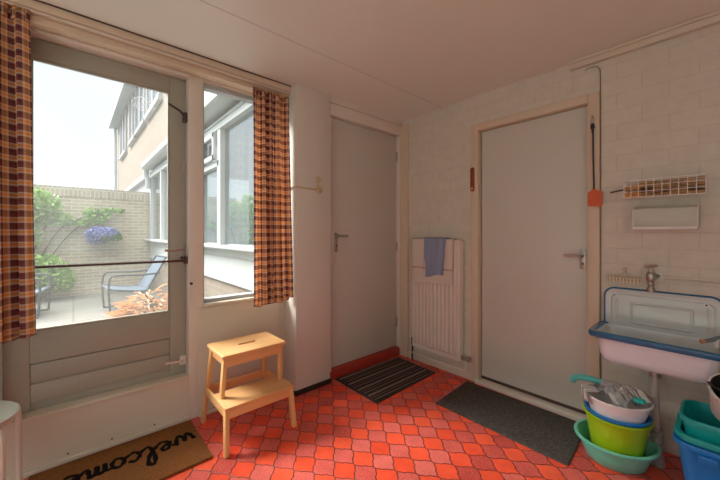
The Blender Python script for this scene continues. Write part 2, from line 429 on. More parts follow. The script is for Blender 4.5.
box(bm, -2.24, -2.232, 0.60, 1.165, 0.035, 0.695, 0.003)
box(bm, -2.24, -2.225, 0.60, 1.215, 0, 0.03, 0.003)
struct('wall_left_panel', bm, M_cream, label='cream boarded panel under the narrow window')
bm = B(); box(bm, -2.34, -2.24, -0.31, 1.215, 2.165, H); struct('wall_left_head', bm, M_cream)
# posts
bm = B(); box(bm, -2.34, -2.238, 0.545, 0.63, 0, 2.165, 0.004); struct('trim_2', bm, M_creamlight, label='cream post between garden door and narrow window')
bm = B(); box(bm, -2.36, -2.24, -0.31, -0.258, 0, 2.165, 0.004); struct('trim_3', bm, M_cream)
bm = B(); box(bm, -2.34, -2.225, -0.258, 0.545, 2.160, 2.178, 0.003); struct('trim_4', bm, M_creamlight)
# pelmet boards
bm = B(); box(bm, -2.24, -2.125, YR, 1.205, 2.222, 2.262, 0.004)
box(bm, -2.24, -2.14, YR, 1.205, 2.213, 2.222)
box(bm, -2.24, -2.165, YR, 1.205, 2.178, 2.213, 0.004)
struct('trim_5', bm, M_tan, label='stepped beige pelmet boards along the window wall')
bm = B(); box(bm, -2.143, -2.130, -1.2, 1.19, 2.211, 2.216); struct('trim_6', bm, M_creamlight, label='pale curtain rail strip under the pelmet')
bm = B(); box(bm, -2.24, -2.118, YR, 1.205, 2.2615, 2.2645); struct('trim_7', bm, M_dark, label='dark strip painted in as the shadow gap above the pelmet')  # solid dark strip stands in for the shade under the ceiling
# pillar
bm = B(); box(bm, -2.34, -2.06, 1.208, 1.515, 0, H, 0.004); p = struct('wall_pillar', bm, M_plaster, label='plastered pier between window and grey door')
bm = B(); box(bm, -2.065, -2.050, 1.203, 1.520, 0, 0.035, 0.002); box(bm, -2.24, -2.06, 1.200, 1.208, 0, 0.03, 0.002); struct('baseboard_pillar', bm, M_black, label='thin black strip at the foot of the pier')
# wall around grey door
bm = B(); box(bm, -2.34, -2.06, 1.515, 2.55, 2.215, H); struct('wall_left_above_door', bm, M_plaster)
bm = B(); box(bm, -2.34, -2.20, 1.515, 2.55, 0, 2.215); struct('wall_left_behind_door', bm, M_plaster)
bm = B(); box(bm, -2.20, -2.075, 1.515, 2.39, 2.122, 2.215, 0.003); box(bm, -2.20, -2.085, 1.515, 1.545, 0.07, 2.122, 0.003); box(bm, -2.20, -2.075, 2.358, 2.395, 0.07, 2.122, 0.003)
struct('trim_8', bm, M_creamlight, label='cream frame of the grey door')
bm = B(); box(bm, -2.10, -1.99, 2.368, 2.40, 0, 2.215, 0.003); struct('trim_9', bm, M_tan, label='narrow corner board beside the radiator')
bm = B(); box(bm, -2.20, -2.088, 1.515, 2.40, 0, 0.078, 0.004); struct('trim_10', bm, M_redskirt, label='red painted raised threshold of the grey door')
d2 = struct('door_2', box(B(), -2.16, -2.120, 1.548, 2.356, 0.082, 2.118, 0.003), M_greydoor, label='flush pale grey door in the corner')
def lever(root, p, plate, dirv, nrm, up=0.13, ln=0.11, pm=None, m=None):
    """plate + spindle + lever; nrm = out of the door, dirv = where the lever points"""
    p = Vector(p); n = Vector(nrm); d = Vector(dirv); z = Vector((0, 0, 1))
    bm = B(); beam(bm, p+n*0.004-z*plate[1], p+n*0.004+z*plate[2], plate[0], 0.008, up=n, bev=0.002); link('handle_plate', bm, pm or M_steel, root)
    bm = B(); pts = [p+n*0.004, p+n*0.040, p+n*0.050+d*0.012, p+n*0.052+d*ln*0.6, p+n*0.050+d*ln]
    tube(bm, spline(pts, 5), 0.0085, 10); link('door_handle', bm, m or M_steel, root)
    bm = B(); cyl(bm, p+n*0.006-z*plate[1]*0.6, p+n*0.010-z*plate[1]*0.6, 0.008, 12); link('keyhole', bm, M_dark, root)
lever(d2, (-2.12, 1.615, 1.155), (0.026, 0.13, 0.03), (0, 1, 0), (1, 0, 0), ln=0.085)
for z in (0.32, 1.05, 1.92):
    link('hinge', cyl(B(), (-2.112, 2.352, z-0.045), (-2.112, 2.352, z+0.045), 0.008, 10), M_steel, d2)

# back (brick) wall, with door opening
bm = B(); box(bm, -2.34, -1.34, 2.39, 2.55, 0, H); struct('wall_back', bm, M_brickin, label='painted brick wall behind the radiator')
bm = B(); box(bm, -0.50, XR, 2.39, 2.55, 0, H); struct('wall_back_right', bm, M_brickin, label='painted brick wall above the sink')
bm = B(); box(bm, -1.34, -0.50, 2.39, 2.55, 2.035, H); struct('wall_back_lintel', bm, M_brickin)
bm = B(); box(bm, -1.34, -1.282, 2.375, 2.50, 0, 2.04, 0.004); box(bm, -0.560, -0.499, 2.375, 2.50, 0, 2.04, 0.004); box(bm, -1.283, -0.559, 2.375, 2.50, 1.985, 2.04, 0.004)
struct('trim_11', bm, M_tan, label='beige frame of the flush off-white door')
bm = B(); box(bm, -1.283, -0.559, 2.47, 2.55, 0, 1.99); struct('wall_back_behind_door', bm, M_tan)
d3 = struct('door_3', box(B(), -1.276, -0.564, 2.425, 2.465, 0.05, 1.981, 0.003), M_rdoor, label='flush off-white door in the brick wall')
lever(d3, (-0.593, 2.425, 1.035), (0.032, 0.085, 0.04), (-1, 0, 0), (0, -1, 0), ln=0.095, pm=M_steel)
bm = B(); box(bm, -1.30, -0.50, 2.355, 2.43, 0, 0.032, 0.004); struct('trim_12', bm, M_creamlight, label='pale threshold strip under the off-white door')
bm = B(); box(bm, -1.276, -0.564, 2.42, 2.47, 0.032, 0.05); struct('trim_13', bm, M_dark)
bm = B(); box(bm, -1.99, -1.34, 2.378, 2.39, 0, 0.055, 0.003); struct('baseboard_back', bm, M_cream, label='low cream baseboard under the radiator')
# trim at ceiling over the sink
bm = B(); box(bm, -0.65, XR, 2.355, 2.39, 2.215, 2.262, 0.003); box(bm, -0.65, XR, 2.34, 2.39, 2.247, 2.262, 0.002); struct('trim_14', bm, M_cream, label='stepped batten along the ceiling over the sink')
# unseen rear and right walls; their windows are added to light the room
GX0, GX1, GZ0, GZ1 = -1.5, 0.6, 0.08, 2.16
bm = B(); box(bm, -2.34, GX0, YR-0.12, YR, 0, H); box(bm, GX1, XR+0.1, YR-0.12, YR, 0, H); box(bm, GX0, GX1, YR-0.12, YR, 0, GZ0); box(bm, GX0, GX1, YR-0.12, YR, GZ1, H); struct('wall_rear', bm, M_plaster)
bm = B()
for x in (GX0+0.03, -0.45, GX1-0.03): box(bm, x-0.03, x+0.03, YR-0.09, YR-0.03, GZ0, GZ1)
box(bm, GX0+0.06, GX1-0.06, YR-0.09, YR-0.03, GZ0, GZ0+0.06); box(bm, GX0+0.06, GX1-0.06, YR-0.09, YR-0.03, GZ1-0.06, GZ1)
w3 = struct('added_window_3', bm, M_creamlight)
link('glass', box(B(), GX0+0.05, GX1-0.05, YR-0.065, YR-0.06, GZ0+0.05, GZ1-0.05), M_glass2, w3)
bm = B()
WY0, WY1, WZ0, WZ1 = -1.2, 0.6, 0.85, 2.1
box(bm, XR, XR+0.12, YR, WY0, 0, H); box(bm, XR, XR+0.12, WY1, 2.55, 0, H); box(bm, XR, XR+0.12, WY0, WY1, 0, WZ0); box(bm, XR, XR+0.12, WY0, WY1, WZ1, H)
struct('wall_right', bm, M_plaster)
bm = B(); box(bm, XR+0.03, XR+0.09, WY0, WY0+0.05, WZ0, WZ1); box(bm, XR+0.03, XR+0.09, WY1-0.05, WY1, WZ0, WZ1); box(bm, XR+0.03, XR+0.09, WY0+0.05, WY1-0.05, WZ0, WZ0+0.05); box(bm, XR+0.03, XR+0.09, WY0+0.05, WY1-0.05, WZ1-0.05, WZ1); box(bm, XR+0.03, XR+0.09, -0.33, -0.27, WZ0+0.05, WZ1-0.05)
w2 = struct('added_window_2', bm, M_creamlight)
link('glass', box(B(), XR+0.055, XR+0.06, WY0+0.05, WY1-0.05, WZ0+0.05, WZ1-0.05), M_glass2, w2)

# ------------------------------------------------------------------ garden door
d1 = bpy.data.objects.new('door_1', None); C.objects.link(d1); d1['kind'] = 'structure'; d1['_o'] = (0, 0, 0); d1['label'] = 'grey-green glazed garden door'
x0, x1 = -2.335, -2.295
bm = B()
box(bm, x0, x1, -0.255, -0.162, 0.29, 2.158, 0.003); box(bm, x0, x1, 0.452, 0.542, 0.29, 2.158, 0.003)
box(bm, x0, x1, -0.162, 0.452, 2.062, 2.158, 0.003); box(bm, x0, x1, -0.162, 0.452, 0.525, 0.685, 0.003)
link('leaf_frame', bm, M_gdoor, d1)
bm = B()
for z0, z1 in ((0.325, 0.425), (0.425, 0.525)):
    box(bm, x0+0.008, x1-0.003, -0.162, 0.452, z0+0.004, z1-0.004, 0.006)
box(bm, x0+0.004, x1-0.014, -0.17, 0.46, 0.288, 0.53)
link('panel', bm, M_gdoor, d1)
link('glass', box(B(), -2.322, -2.316, -0.162, 0.452, 0.685, 2.062), M_glass, d1)
bm = B()
for a in ((-0.162, -0.150, 0.685, 2.062), (0.440, 0.452, 0.685, 2.062), (-0.15, 0.44, 0.685, 0.697), (-0.15, 0.44, 2.050, 2.062)):
    box(bm, -2.316, -2.298, a[0], a[1], a[2], a[3], 0.002)
link('glazing_bead', bm, M_gdoor, d1)
bm = B(); tube(bm, [(-2.262, -0.25, 1.012), (-2.262, 0.538, 1.005)], 0.0075, 10); link('cross_bar', bm, M_dark, d1)
bm = B(); box(bm, -2.295, -2.25, 0.528, 0.541, 0.985, 1.03, 0.002); link('bar_bracket', bm, M_dark, d1)
bm = B(); box(bm, -2.295, -2.25, -0.254, -0.242, 0.985, 1.03, 0.002); link('bar_bracket', bm, M_dark, d1)
lever(d1, (-2.295, 0.515, 1.075), (0.028, 0.085, 0.04), (0, -1, 0), (1, 0, 0), ln=0.10)
# upper stay, small latch, foot bolt
bm = B(); tube(bm, [(-2.285, 0.535, 1.92), (-2.262, 0.50, 1.945), (-2.262, 0.435, 1.975)], 0.006, 8); box(bm, -2.296, -2.262, 0.520, 0.542, 1.885, 1.945, 0.003); link('window_stay', bm, M_dark, d1)
bm = B(); box(bm, -2.296, -2.285, 0.523, 0.541, 1.57, 1.63, 0.003); link('latch', bm, M_steel, d1)
bm = B(); box(bm, -2.296, -2.275, 0.505, 0.541, 0.345, 0.40, 0.003); tube(bm, [(-2.28, 0.52, 0.372), (-2.255, 0.50, 0.378), (-2.25, 0.42, 0.385)], 0.006, 8); link('foot_bolt', bm, M_tubecream, d1)
bm = B(); cyl(bm, (-2.238, 0.558, 0.86), (-2.232, 0.558, 0.86), 0.009, 12); link('door_stud', bm, M_dark, d1)
# lace decal on the pane
bm = B()
cy, cz = 0.315, 1.955
for k in range(120):
    a = rnd0.uniform(0, 2*PI); q = math.sqrt(rnd0.random())
    y, z = cy+0.062*q*math.cos(a), cz+0.044*q*math.sin(a); sz = rnd0.uniform(0.0012, 0.0028)
    lathe(bm, [(0, 0), (sz, 0), (sz, 0.0006), (0, 0.0006)], n=5, M=Matrix.Rotation(PI/2, 4, 'Y'), c=(-2.3155, y, z))
tag(link('lace_decal', bm, M_decal), 'white lacy round sticker high on the garden door glass', 'sticker')

# ------------------------------------------------------------------ narrow window
bm = B()
box(bm, -2.325, -2.26, 0.63, 0.642, 0.722, 2.165, 0.003); box(bm, -2.325, -2.26, 1.195, 1.208, 0.722, 2.165, 0.003)
box(bm, -2.325, -2.26, 0.642, 1.195, 0.722, 0.745, 0.003); box(bm, -2.325, -2.26, 0.642, 1.195, 2.135, 2.165, 0.003)
w1 = struct('window_1', bm, M_outwhite, label='tall narrow window beside the garden door')
link('glass', box(B(), -2.295, -2.290, 0.642, 1.195, 0.745, 2.135), M_glass2, w1)

# ------------------------------------------------------------------ curtains
def curtain(name, label, y0, y1, zb, zt, xc, seed, width, nf, amp=0.034, lean=0.0, edge_lift=0.0):
    rnd = random.Random(seed); ph = [rnd.uniform(0, 6.28) for _ in range(6)]
    def fn(u, v):
        k = 0.45+0.55*(1-v)
        w = math.sin(2*PI*nf*u+ph[0]+0.5*math.sin(3*v+ph[1])+0.8*math.sin(2*PI*u*1.3+ph[2]))
        x = xc + amp*k*w + 0.010*k*math.sin(2*PI*nf*2.3*u+ph[3]+v) + (0.02*(1-v))
        y = y0+(y1-y0)*u + 0.010*k*math.sin(2*PI*nf*2*u+ph[4]) + lean*(1-v)*(u-0.3)
        z = zb+(zt-zb)*v
        if v < 0.02: z += 0.012*math.sin(2*PI*nf*u+ph[5])+edge_lift*(u)
        if v > 0.99: z += 0.006*math.sin(2*PI*nf*3*u)
        return (x, y, z)
    bm = B(); sheet(bm, fn, 110, 60, lambda u, v: (u*width, v*(zt-zb)))
    o = link(name, bm, M_plaid, smooth=80, solid=0.0016)
    tag(o, label, 'curtain')
    # gathered heading tape
    bm = B(); sheet(bm, lambda u, v: (xc-0.004+0.014*math.sin(2*PI*nf*2.5*u), y0+(y1-y0)*u, zt-0.05+0.06*v), 90, 3, lambda u, v: (u*width, v*0.06+0.3))
    link('heading_tape', bm, M_plaid, o, smooth=80, solid=0.002)
    return o
curtain('curtain', 'brown and orange checked curtain beside the narrow window', 0.925, 1.185, 0.672, 2.175, -2.145, 3, 0.56, 4.2, lean=0.02, edge_lift=0.03)
curtain('curtain', 'brown and orange checked curtain left of the garden door', -0.62, -0.150, 0.66, 2.20, -2.135, 11, 0.85, 5.0, lean=0.03, edge_lift=0.05)

# ------------------------------------------------------------------ switches on the pier
t = thing('wall_switch', 'ivory twin wall switch with cable on the pier', 'switch', (-2.06, 1.405, 1.47))
bm = B(); lathe(bm, [(0, 0), (0.027, 0), (0.027, 0.018), (0.022, 0.028), (0, 0.030)], n=24, M=Matrix.Rotation(PI/2, 4, 'Y'), c=(-2.06, 1.405, 1.508)); link('switch_box', bm, M_cable, t)
bm = B(); box(bm, -2.036, -2.022, 1.397, 1.413, 1.50, 1.516, 0.003); link('rocker', bm, M_cable, t)
bm = B(); lathe(bm, [(0, 0), (0.021, 0), (0.021, 0.016), (0.016, 0.024), (0, 0.025)], n=24, M=Matrix.Rotation(PI/2, 4, 'Y'), c=(-2.06, 1.397, 1.588)); link('bell_push', bm, M_cable, t)
bm = B(); tube(bm, [(-2.056, 1.39, 1.51), (-2.056, 1.30, 1.513), (-2.056, 1.20, 1.515), (-2.075, 1.202, 1.514), (-2.20, 1.203, 1.512)], 0.006, 8); link('cable', bm, M_cable, t)
bm = B(); cyl(bm, (-2.054, 1.397, 1.53), (-2.054, 1.397, 1.57), 0.004, 8); link('conduit', bm, M_cable, t)

# ------------------------------------------------------------------ step stool
t = thing('step_stool', 'light birch two-step stool with a hand slot in its top', 'step stool', (-1.93, 0.81, 0))
def slab_slot(bm, x0, x1, y0, y1, z0, z1, sx, sy):
    cx, cy = (x0+x1)/2, (y0+y1)/2
    o = rrect(x0, x1, y0, y1, 0.012, 4); i = rrect(cx-sx, cx+sx, cy-sy, cy+sy, min(sx, sy)*0.98, 4)
    e = 0.003
    oi = [(cx+(a-cx)*(1-e*2/(x1-x0)), cy+(b-cy)*(1-e*2/(y1-y0))) for a, b in o]
    loops = [[(a, b, z1) for a, b in i], [(a, b, z1) for a, b in oi], [(a, b, z1-e) for a, b in o], [(a, b, z0) for a, b in o], [(a, b, z0) for a, b in i], [(a, b, z1) for a, b in i]]
    loft(bm, loops); bmesh.ops.remove_doubles(bm, verts=bm.verts, dist=1e-5)
bm = B(); slab_slot(bm, -2.105, -1.825, 0.612, 1.000, 0.482, 0.500, 0.014, 0.055); link('top', bm, M_wood, t)
bm = B()
for p, q, w, h in (((-1.845, 0.64, 0.455), (-1.845, 0.972, 0.455), 0.016, 0.05), ((-2.085, 0.64, 0.455), (-2.085, 0.972, 0.455), 0.016, 0.05), ((-1.85, 0.640, 0.455), (-2.08, 0.640, 0.455), 0.016, 0.05), ((-1.85, 0.972, 0.455), (-2.08, 0.972, 0.455), 0.016, 0.05)):
    beam(bm, p, q, w, h, bev=0.002)
link('top_apron', bm, M_wood, t)
bm = B(); box(bm, -1.955, -1.745, 0.598, 1.014, 0.232, 0.250, 0.004); link('step', bm, M_wood, t)
bm = B()
for p, q in (((-1.762, 0.622, 0.208), (-1.762, 0.99, 0.208)), ((-1.77, 0.612, 0.212), (-2.125, 0.612, 0.212)), ((-1.77, 1.0, 0.212), (-2.125, 1.0, 0.212)), ((-2.118, 0.62, 0.212), (-2.118, 0.995, 0.212))):
    beam(bm, p, q, 0.016, 0.046, bev=0.002)
link('step_apron', bm, M_wood, t)
for s, y in ((-1, 0.806-0.178), (1, 0.806+0.178)):
    o = 0.022*s
    link('leg', beam(B(), (-2.158, y+o*1.0, 0.0), (-2.072, y-o*0.4, 0.482), 0.036, 0.024, up=(0, 1, 0), bev=0.003), M_woodleg, t)     # rear
    link('leg', beam(B(), (-1.742, y+o*1.1, 0.0), (-1.772, y+o*0.6, 0.235), 0.036, 0.024, up=(0, 1, 0), bev=0.003), M_woodleg, t)     # front short
    link('upright', beam(B(), (-1.885, y+o*0.1, 0.22), (-1.860, y-o*0.4, 0.482), 0.032, 0.022, up=(0, 1, 0), bev=0.003), M_woodleg, t)

# ------------------------------------------------------------------ tubular stool bottom left
cx, cy = -2.025, -0.338
t = thing('metal_stool', 'pale green stool with cream tube legs beside the left curtain', 'stool', (cx, cy, 0))
bm = B(); lathe(bm, [(0, 0.432), (0.14, 0.432), (0.158, 0.429), (0.165, 0.422), (0.161, 0.412), (0, 0.410)], c=(cx, cy, 0), n=48); link('seat', bm, M_seat, t)
bm = B(); P = [(cx+0.145*math.cos(a), cy+0.145*math.sin(a), 0.400) for a in [2*PI*k/40 for k in range(40)]]; tube(bm, P, 0.010, 8, closed=True); link('seat_ring', bm, M_tubecream, t)
for k in range(4):
    a = math.radians(48.4-8+90*k)
    c, s = math.cos(a), math.sin(a)
    pts = [(cx+0.11*c, cy+0.11*s, 0.402), (cx+0.16*c, cy+0.16*s, 0.404), (cx+0.188*c, cy+0.188*s, 0.388), (cx+0.196*c, cy+0.196*s, 0.34), (cx+0.198*c, cy+0.198*s, 0.2), (cx+0.20*c, cy+0.20*s, 0.0)]
    link('leg', tube(B(), spline(pts, 6), 0.0115, 10), M_tubecream, t)

# ------------------------------------------------------------------ mats
t = thing('door_mat', 'brown coir doormat with black script reading welcome', 'doormat', (-2.0, 0.22, 0))
bm = B(); box(bm, -2.212, -1.775, -0.16, 0.548, 0.0, 0.016, 0.005); link('pile', bm, M_coir, t)
# script lettering, drawn as strokes; a = along reading direction, b = up
def stroke(pts, w=0.0085): return spline(pts, 8)
S = {
 'w': [[(0, .62), (.06, .30), (.16, .02), (.28, .20), (.34, .55), (.38, .22), (.48, .02), (.62, .22), (.66, .62), (.72, .50), (.86, .55)]],
 'e': [[(-.02, .20), (.15, .28), (.34, .42), (.36, .62), (.22, .66), (.10, .45), (.12, .14), (.30, .0), (.52, .16), (.62, .30)]],
 'l': [[(-.04, .20), (.20, .52), (.36, 1.10), (.26, 1.32), (.12, 1.10), (.10, .40), (.20, .02), (.38, .06), (.50, .24)]],
 'c': [[(.42, .50), (.30, .64), (.12, .50), (.06, .22), (.20, .0), (.40, .08), (.56, .26)]],
 'o': [[(.30, .64), (.10, .50), (.06, .18), (.22, .0), (.40, .14), (.42, .46), (.28, .64), (.40, .50), (.60, .56)]],
 'm': [[(0, .56), (.08, .40), (.06, .02), (.14, .48), (.26, .60), (.30, .30), (.30, .02), (.38, .48), (.52, .60), (.56, .28), (.60, .04), (.74, .12), (.80, .26)]],
}
adv = {'w': .82, 'e': .58, 'l': .48, 'c': .52, 'o': .56, 'm': .78}
bm = B(); cur = 0.0; sc_ = 0.128
for ch in 'welcome':
    for st in S[ch]:
        pts = []
        for a, b in st:
            A = (cur+a)*sc_*1.02; Bq = b*sc_*1.0
            pts.append((-2.075+Bq, 0.515-A, 0.0165))
        ps = spline(pts, 7)
        rr = [0.0102+0.002*math.sin(i*0.9) for i in range(len(ps))]
        n0 = len(bm.verts); tube(bm, ps, rr, 6)
    cur += adv[ch]
for v in bm.verts: v.co.z = 0.0165+(v.co.z-0.0165)*0.25
link('lettering', bm, mat('black_coir_pile', (0.012, 0.010, 0.009), 0.98, spec=0.0), t, smooth=False)

t = thing('striped_mat', 'dark brown striped mat in front of the grey door', 'mat', (-1.84, 1.93, 0))
M4 = [(-2.083, 1.578), (-1.590, 1.568), (-1.612, 2.283), (-2.058, 2.305)]
def quadmat(bm, Q, h, inset=0.0):
    cx = sum(p[0] for p in Q)/4; cy = sum(p[1] for p in Q)/4
    def sh(k): return [(p[0]+(cx-p[0])*k, p[1]+(cy-p[1])*k) for p in Q]
    loft(bm, [[(a, b, 0) for a, b in sh(inset)], [(a, b, h*0.6) for a, b in sh(inset)], [(a, b, h) for a, b in sh(inset+0.012)]], cap0=True, cap1=True)
bm = B(); quadmat(bm, M4, 0.009, 0.05); link('pile', bm, M_stripemat, t)
bm = B()
def ringmat(bm, Q, h, k0, k1):
    cx = sum(p[0] for p in Q)/4; cy = sum(p[1] for p in Q)/4
    def sh(k, z): return [(p[0]+(cx-p[0])*k, p[1]+(cy-p[1])*k, z) for p in Q]
    loft(bm, [sh(k0, 0.0), sh(k0, h*0.7), sh(k0+0.008, h), sh(k1, h), sh(k1, 0.0)])
ringmat(bm, M4, 0.007, 0.0, 0.051); link('border', bm, M_black, t)
bm = B(); quadmat(bm, [(-1.325, 1.875), (-0.522, 1.868), (-0.552, 2.345), (-1.352, 2.330)], 0.009); 
tag(link('grey_mat', bm, M_greymat), 'plain charcoal felt mat before the off-white door', 'mat')

# ------------------------------------------------------------------ radiator
t = thing('radiator', 'cream ribbed panel radiator on the brick wall', 'radiator', (-1.65, 2.34, 0.10))
rx0, rx1, ry, rz0, rz1 = -1.895, -1.405, 2.315, 0.150, 1.120
bm = B(); nfl = 12; prof = []
step = (rx1-rx0-0.03)/nfl
prof.append((rx0, ry+0.02)); prof.append((rx0+0.004, ry+0.004)); prof.append((rx0+0.015, ry+0.004))
for k in range(nfl):
    a = rx0+0.015+k*step
    prof += [(a+step*0.14, ry+0.010), (a+step*0.30, ry-0.012), (a+step*0.70, ry-0.012), (a+step*0.86, ry+0.010)]
prof += [(rx1-0.015, ry+0.004), (rx1-0.004, ry+0.004), (rx1, ry+0.02)]
prof = prof + [(rx1, ry+0.03), (rx0, ry+0.03)]
flat = [(x, ry+0.004 if y < ry+0.015 else y) for x, y in prof]
loft(bm, [[(x, y, rz0) for x, y in flat], [(x, y, rz0+0.03) for x, y in flat], [(x, y, rz0+0.05) for x, y in prof], [(x, y, rz1-0.05) for x, y in prof], [(x, y, rz1-0.03) for x, y in flat], [(x, y, rz1) for x, y in flat]], cap0=True, cap1=True)
link('front_panel', bm, M_rad, t)
bm = B(); box(bm, rx0, rx0+0.006, ry+0.028, 2.378, rz0+0.01, rz1-0.005, 0.002); link('side_panel', bm, M_rad, t)
bm = B(); box(bm, rx1-0.006, rx1, ry+0.028, 2.378, rz0+0.01, rz1-0.005, 0.002); link('side_panel', bm, M_rad, t)
bm = B()
for k in range(24):
    a = rx0+0.01+(rx1-rx0-0.02)*k/24; box(bm, a, a+0.006, ry+0.028, 2.374, rz1-0.012, rz1-0.004)
box(bm, rx0, rx1, 2.366, 2.374, rz1-0.014, rz1-0.003)
link('top_grille', bm, M_rad, t)
for xb in (rx0+0.05, rx1-0.08): link('bracket', box(B(), xb, xb+0.03, 2.36, 2.3895, 0.3, 0.9), M_rad, t)
bm = B(); tube(bm, spline([(rx1-0.005, 2.345, 0.175), (rx1+0.03, 2.345, 0.175), (rx1+0.034, 2.345, 0.14), (rx1+0.034, 2.345, 0.09), (rx1, 2.345, 0.075), (-1.65, 2.345, 0.075), (-1.92, 2.345, 0.08), (-1.925, 2.345, 0.05), (-1.925, 2.345, 0)], 5), 0.008, 8); link('pipe', bm, M_rad, t)
bm = B(); cyl(bm, (rx1, 2.345, 0.175), (rx1+0.05, 2.345, 0.175), 0.015, 14); cyl(bm, (rx1+0.05, 2.345, 0.175), (rx1+0.075, 2.345, 0.175), 0.019, 14); link('valve', bm, M_steel, t)
bm = B(); cyl(bm, (rx0-0.012, 2.345, 0.155), (rx0-0.012, 2.345, 0.215), 0.014, 12); tube(bm, [(rx0+0.004, 2.345, 0.18), (rx0-0.012, 2.345, 0.18), (rx0-0.018, 2.345, 0.10), (rx0-0.022, 2.345, 0)], 0.008, 8); link('lockshield_valve', bm, M_dark, t)
# towels
def towel(name, label, xa, xb, zlow, m, gap, skew=0.0, seed=1):
    r = random.Random(seed); p = r.uniform(0, 6)
    front, back, top = ry-0.016-gap, 2.352+gap, rz1+0.004+gap
    zb = 0.86
    L1 = top-zlow; L2 = back-front; L3 = top-zb; T = L1+L2+L3
    def fn(u, v):
        s = v*T; x = xa+(xb-xa)*u
        if s < L1:
            z = zlow+s; y = front-0.004*math.sin(9*u+p)*(1-s/L1)-0.003*math.sin(23*u+p); x += skew*(1-s/L1)*(1 if u > 0.5 else 0.4)
            z += (0.006*math.sin(6*u+p)+0.03*(u-0.5)*(1 if skew else 0))*(1-s/L1)
        elif s < L1+L2:
            q = (s-L1)/L2; y = front+L2*q; z = top+0.006*math.sin(PI*q)
        else:
            y = back; z = top-(s-L1-L2)
        return (x, y, z)
    bm = B(); sheet(bm, fn, 24, 90, lambda u, v: (u*(xb-xa), v*T))
    return tag(link(name, bm, m, smooth=60, solid=0.004), label, 'towel')
towel('beige_towel', 'pinkish beige towel with thin stripes draped over the radiator', -1.880, -1.450, 0.745, M_towelp, 0.002, seed=2, skew=-0.012)
towel('blue_towel', 'dusty blue towel draped over the radiator and beige towel', -1.735, -1.515, 0.815, M_towelb, 0.010, skew=-0.03, seed=5)

# thermometer on the door frame
t = thing('hanging_thermometer', 'small brown wooden thermometer on the beige door frame', 'thermometer', (-1.327, 2.375, 1.51))
bm = B(); lp = [(-1.342+a, b) for a, b in rrect(0.0, 0.032, 1.51, 1.70, 0.015, 6)]
loft(bm, [[(a, 2.375, b) for a, b in lp], [(a, 2.365, b) for a, b in lp]], cap0=True, cap1=True); link('board', bm, M_thermo, t)
bm = B(); cyl(bm, (-1.326, 2.363, 1.555), (-1.326, 2.363, 1.675), 0.0025, 8); link('glass_tube', bm, M_dark, t)
bm = B(); box(bm, -1.336, -1.316, 2.3635, 2.366, 1.52, 1.542, 0.001); link('label_plate', bm, M_brass, t)

# fly swatter
t = thing('fly_swatter', 'orange fly swatter with black handle hanging on the door frame', 'fly swatter', (-0.52, 2.36, 1.36))
bm = B(); tube(bm, [(-0.528, 2.362, 1.80), (-0.526, 2.361, 1.62), (-0.522, 2.360, 1.445)], 0.0045, 8); link('handle', bm, M_black, t)
bm = B(); tube(bm, [(-0.531, 2.362, 1.845), (-0.529, 2.362, 1.79)], [0.009, 0.006], 8); box(bm, -0.541, -0.519, 2.356, 2.368, 1.815, 1.835, 0.003); link('grip', bm, M_black, t)
bm = B(); tube(bm, spline([(-0.531, 2.362, 1.845), (-0.540, 2.362, 1.862), (-0.531, 2.362, 1.878), (-0.522, 2.362, 1.862), (-0.531, 2.362, 1.845)], 5), 0.002, 6); link('hanging_loop', bm, M_steel, t)
bm = B()
lp = [(-0.545, 1.445-0.012), (-0.553, 1.428), (-0.556, 1.355), (-0.553, 1.345), (-0.487, 1.338), (-0.482, 1.348), (-0.480, 1.420), (-0.486, 1.432), (-0.510, 1.438), (-0.516, 1.452), (-0.528, 1.452), (-0.534, 1.440)]
loft(bm, [[(a, 2.362, b) for a, b in lp], [(a, 2.3575, b) for a, b in lp]], cap0=True, cap1=True)
for k in range(6): cyl(bm, (-0.544+k*0.011, 2.3565, 1.355), (-0.543+k*0.0108, 2.3565, 1.425), 0.0012, 6)
link('paddle', bm, M_orange, t)
tag(link('coat_hook', tube(B(), spline([(-0.531, 2.376, 1.89), (-0.531, 2.355, 1.875), (-0.531, 2.350, 1.885), (-0.531, 2.350, 1.895)], 4), 0.003, 8), M_steel), 'small metal hook above the orange fly swatter', 'hook')

# cable down the frame edge
bm = B(); tube(bm, [(-0.575, 2.386, 2.19), (-0.555, 2.384, 2.20), (-0.515, 2.384, 2.196), (-0.497, 2.384, 2.17), (-0.495, 2.386, 2.0), (-0.494, 2.387, 1.3), (-0.4945, 2.387, 0.62), (-0.494, 2.387, 0.3), (-0.494, 2.387, 0.01)], 0.0024, 6)
tag(link('cable', bm, mat('brown_cable', (0.22, 0.15, 0.10), 0.5)), 'thin brown cable running down beside the off-white door frame', 'cable')

# ------------------------------------------------------------------ wire basket with pegs
t = thing('hanging_wire_basket', 'white wire basket of clothes pegs fixed above the holder', 'basket', (-0.215, 2.345, 1.372))
bx0, bx1, by0, by1, bz0, bz1 = -0.372, -0.058, 2.302, 2.384, 1.376, 1.468
bm = B()
def wire(p, q, r=0.0016): tube(bm, [p, q], r, 5)
n = 10
for k in range(n+1):
    x = bx0+(bx1-bx0)*k/n; wire((x, by0, bz0), (x, by0, bz1)); wire((x, by0, bz0), (x, by1, bz0)); wire((x, by1, bz0), (x, by1, bz1))
for k in range(4):
    z = bz0+(bz1-bz0)*k/3
    for a, b in (((bx0, by0), (bx1, by0)), ((bx0, by1), (bx1, by1)), ((bx0, by0), (bx0, by1)), ((bx1, by0), (bx1, by1))): wire((*a, z), (*b, z), 0.0024 if k == 3 else 0.0016)
for k in range(1, 3):
    y = by0+(by1-by0)*k/3; wire((bx0, y, bz0), (bx1, y, bz0)); wire((bx0, y, bz0), (bx0, y, bz1)); wire((bx1, y, bz0), (bx1, y, bz1))
link('wire_grid', bm, M_white, t)
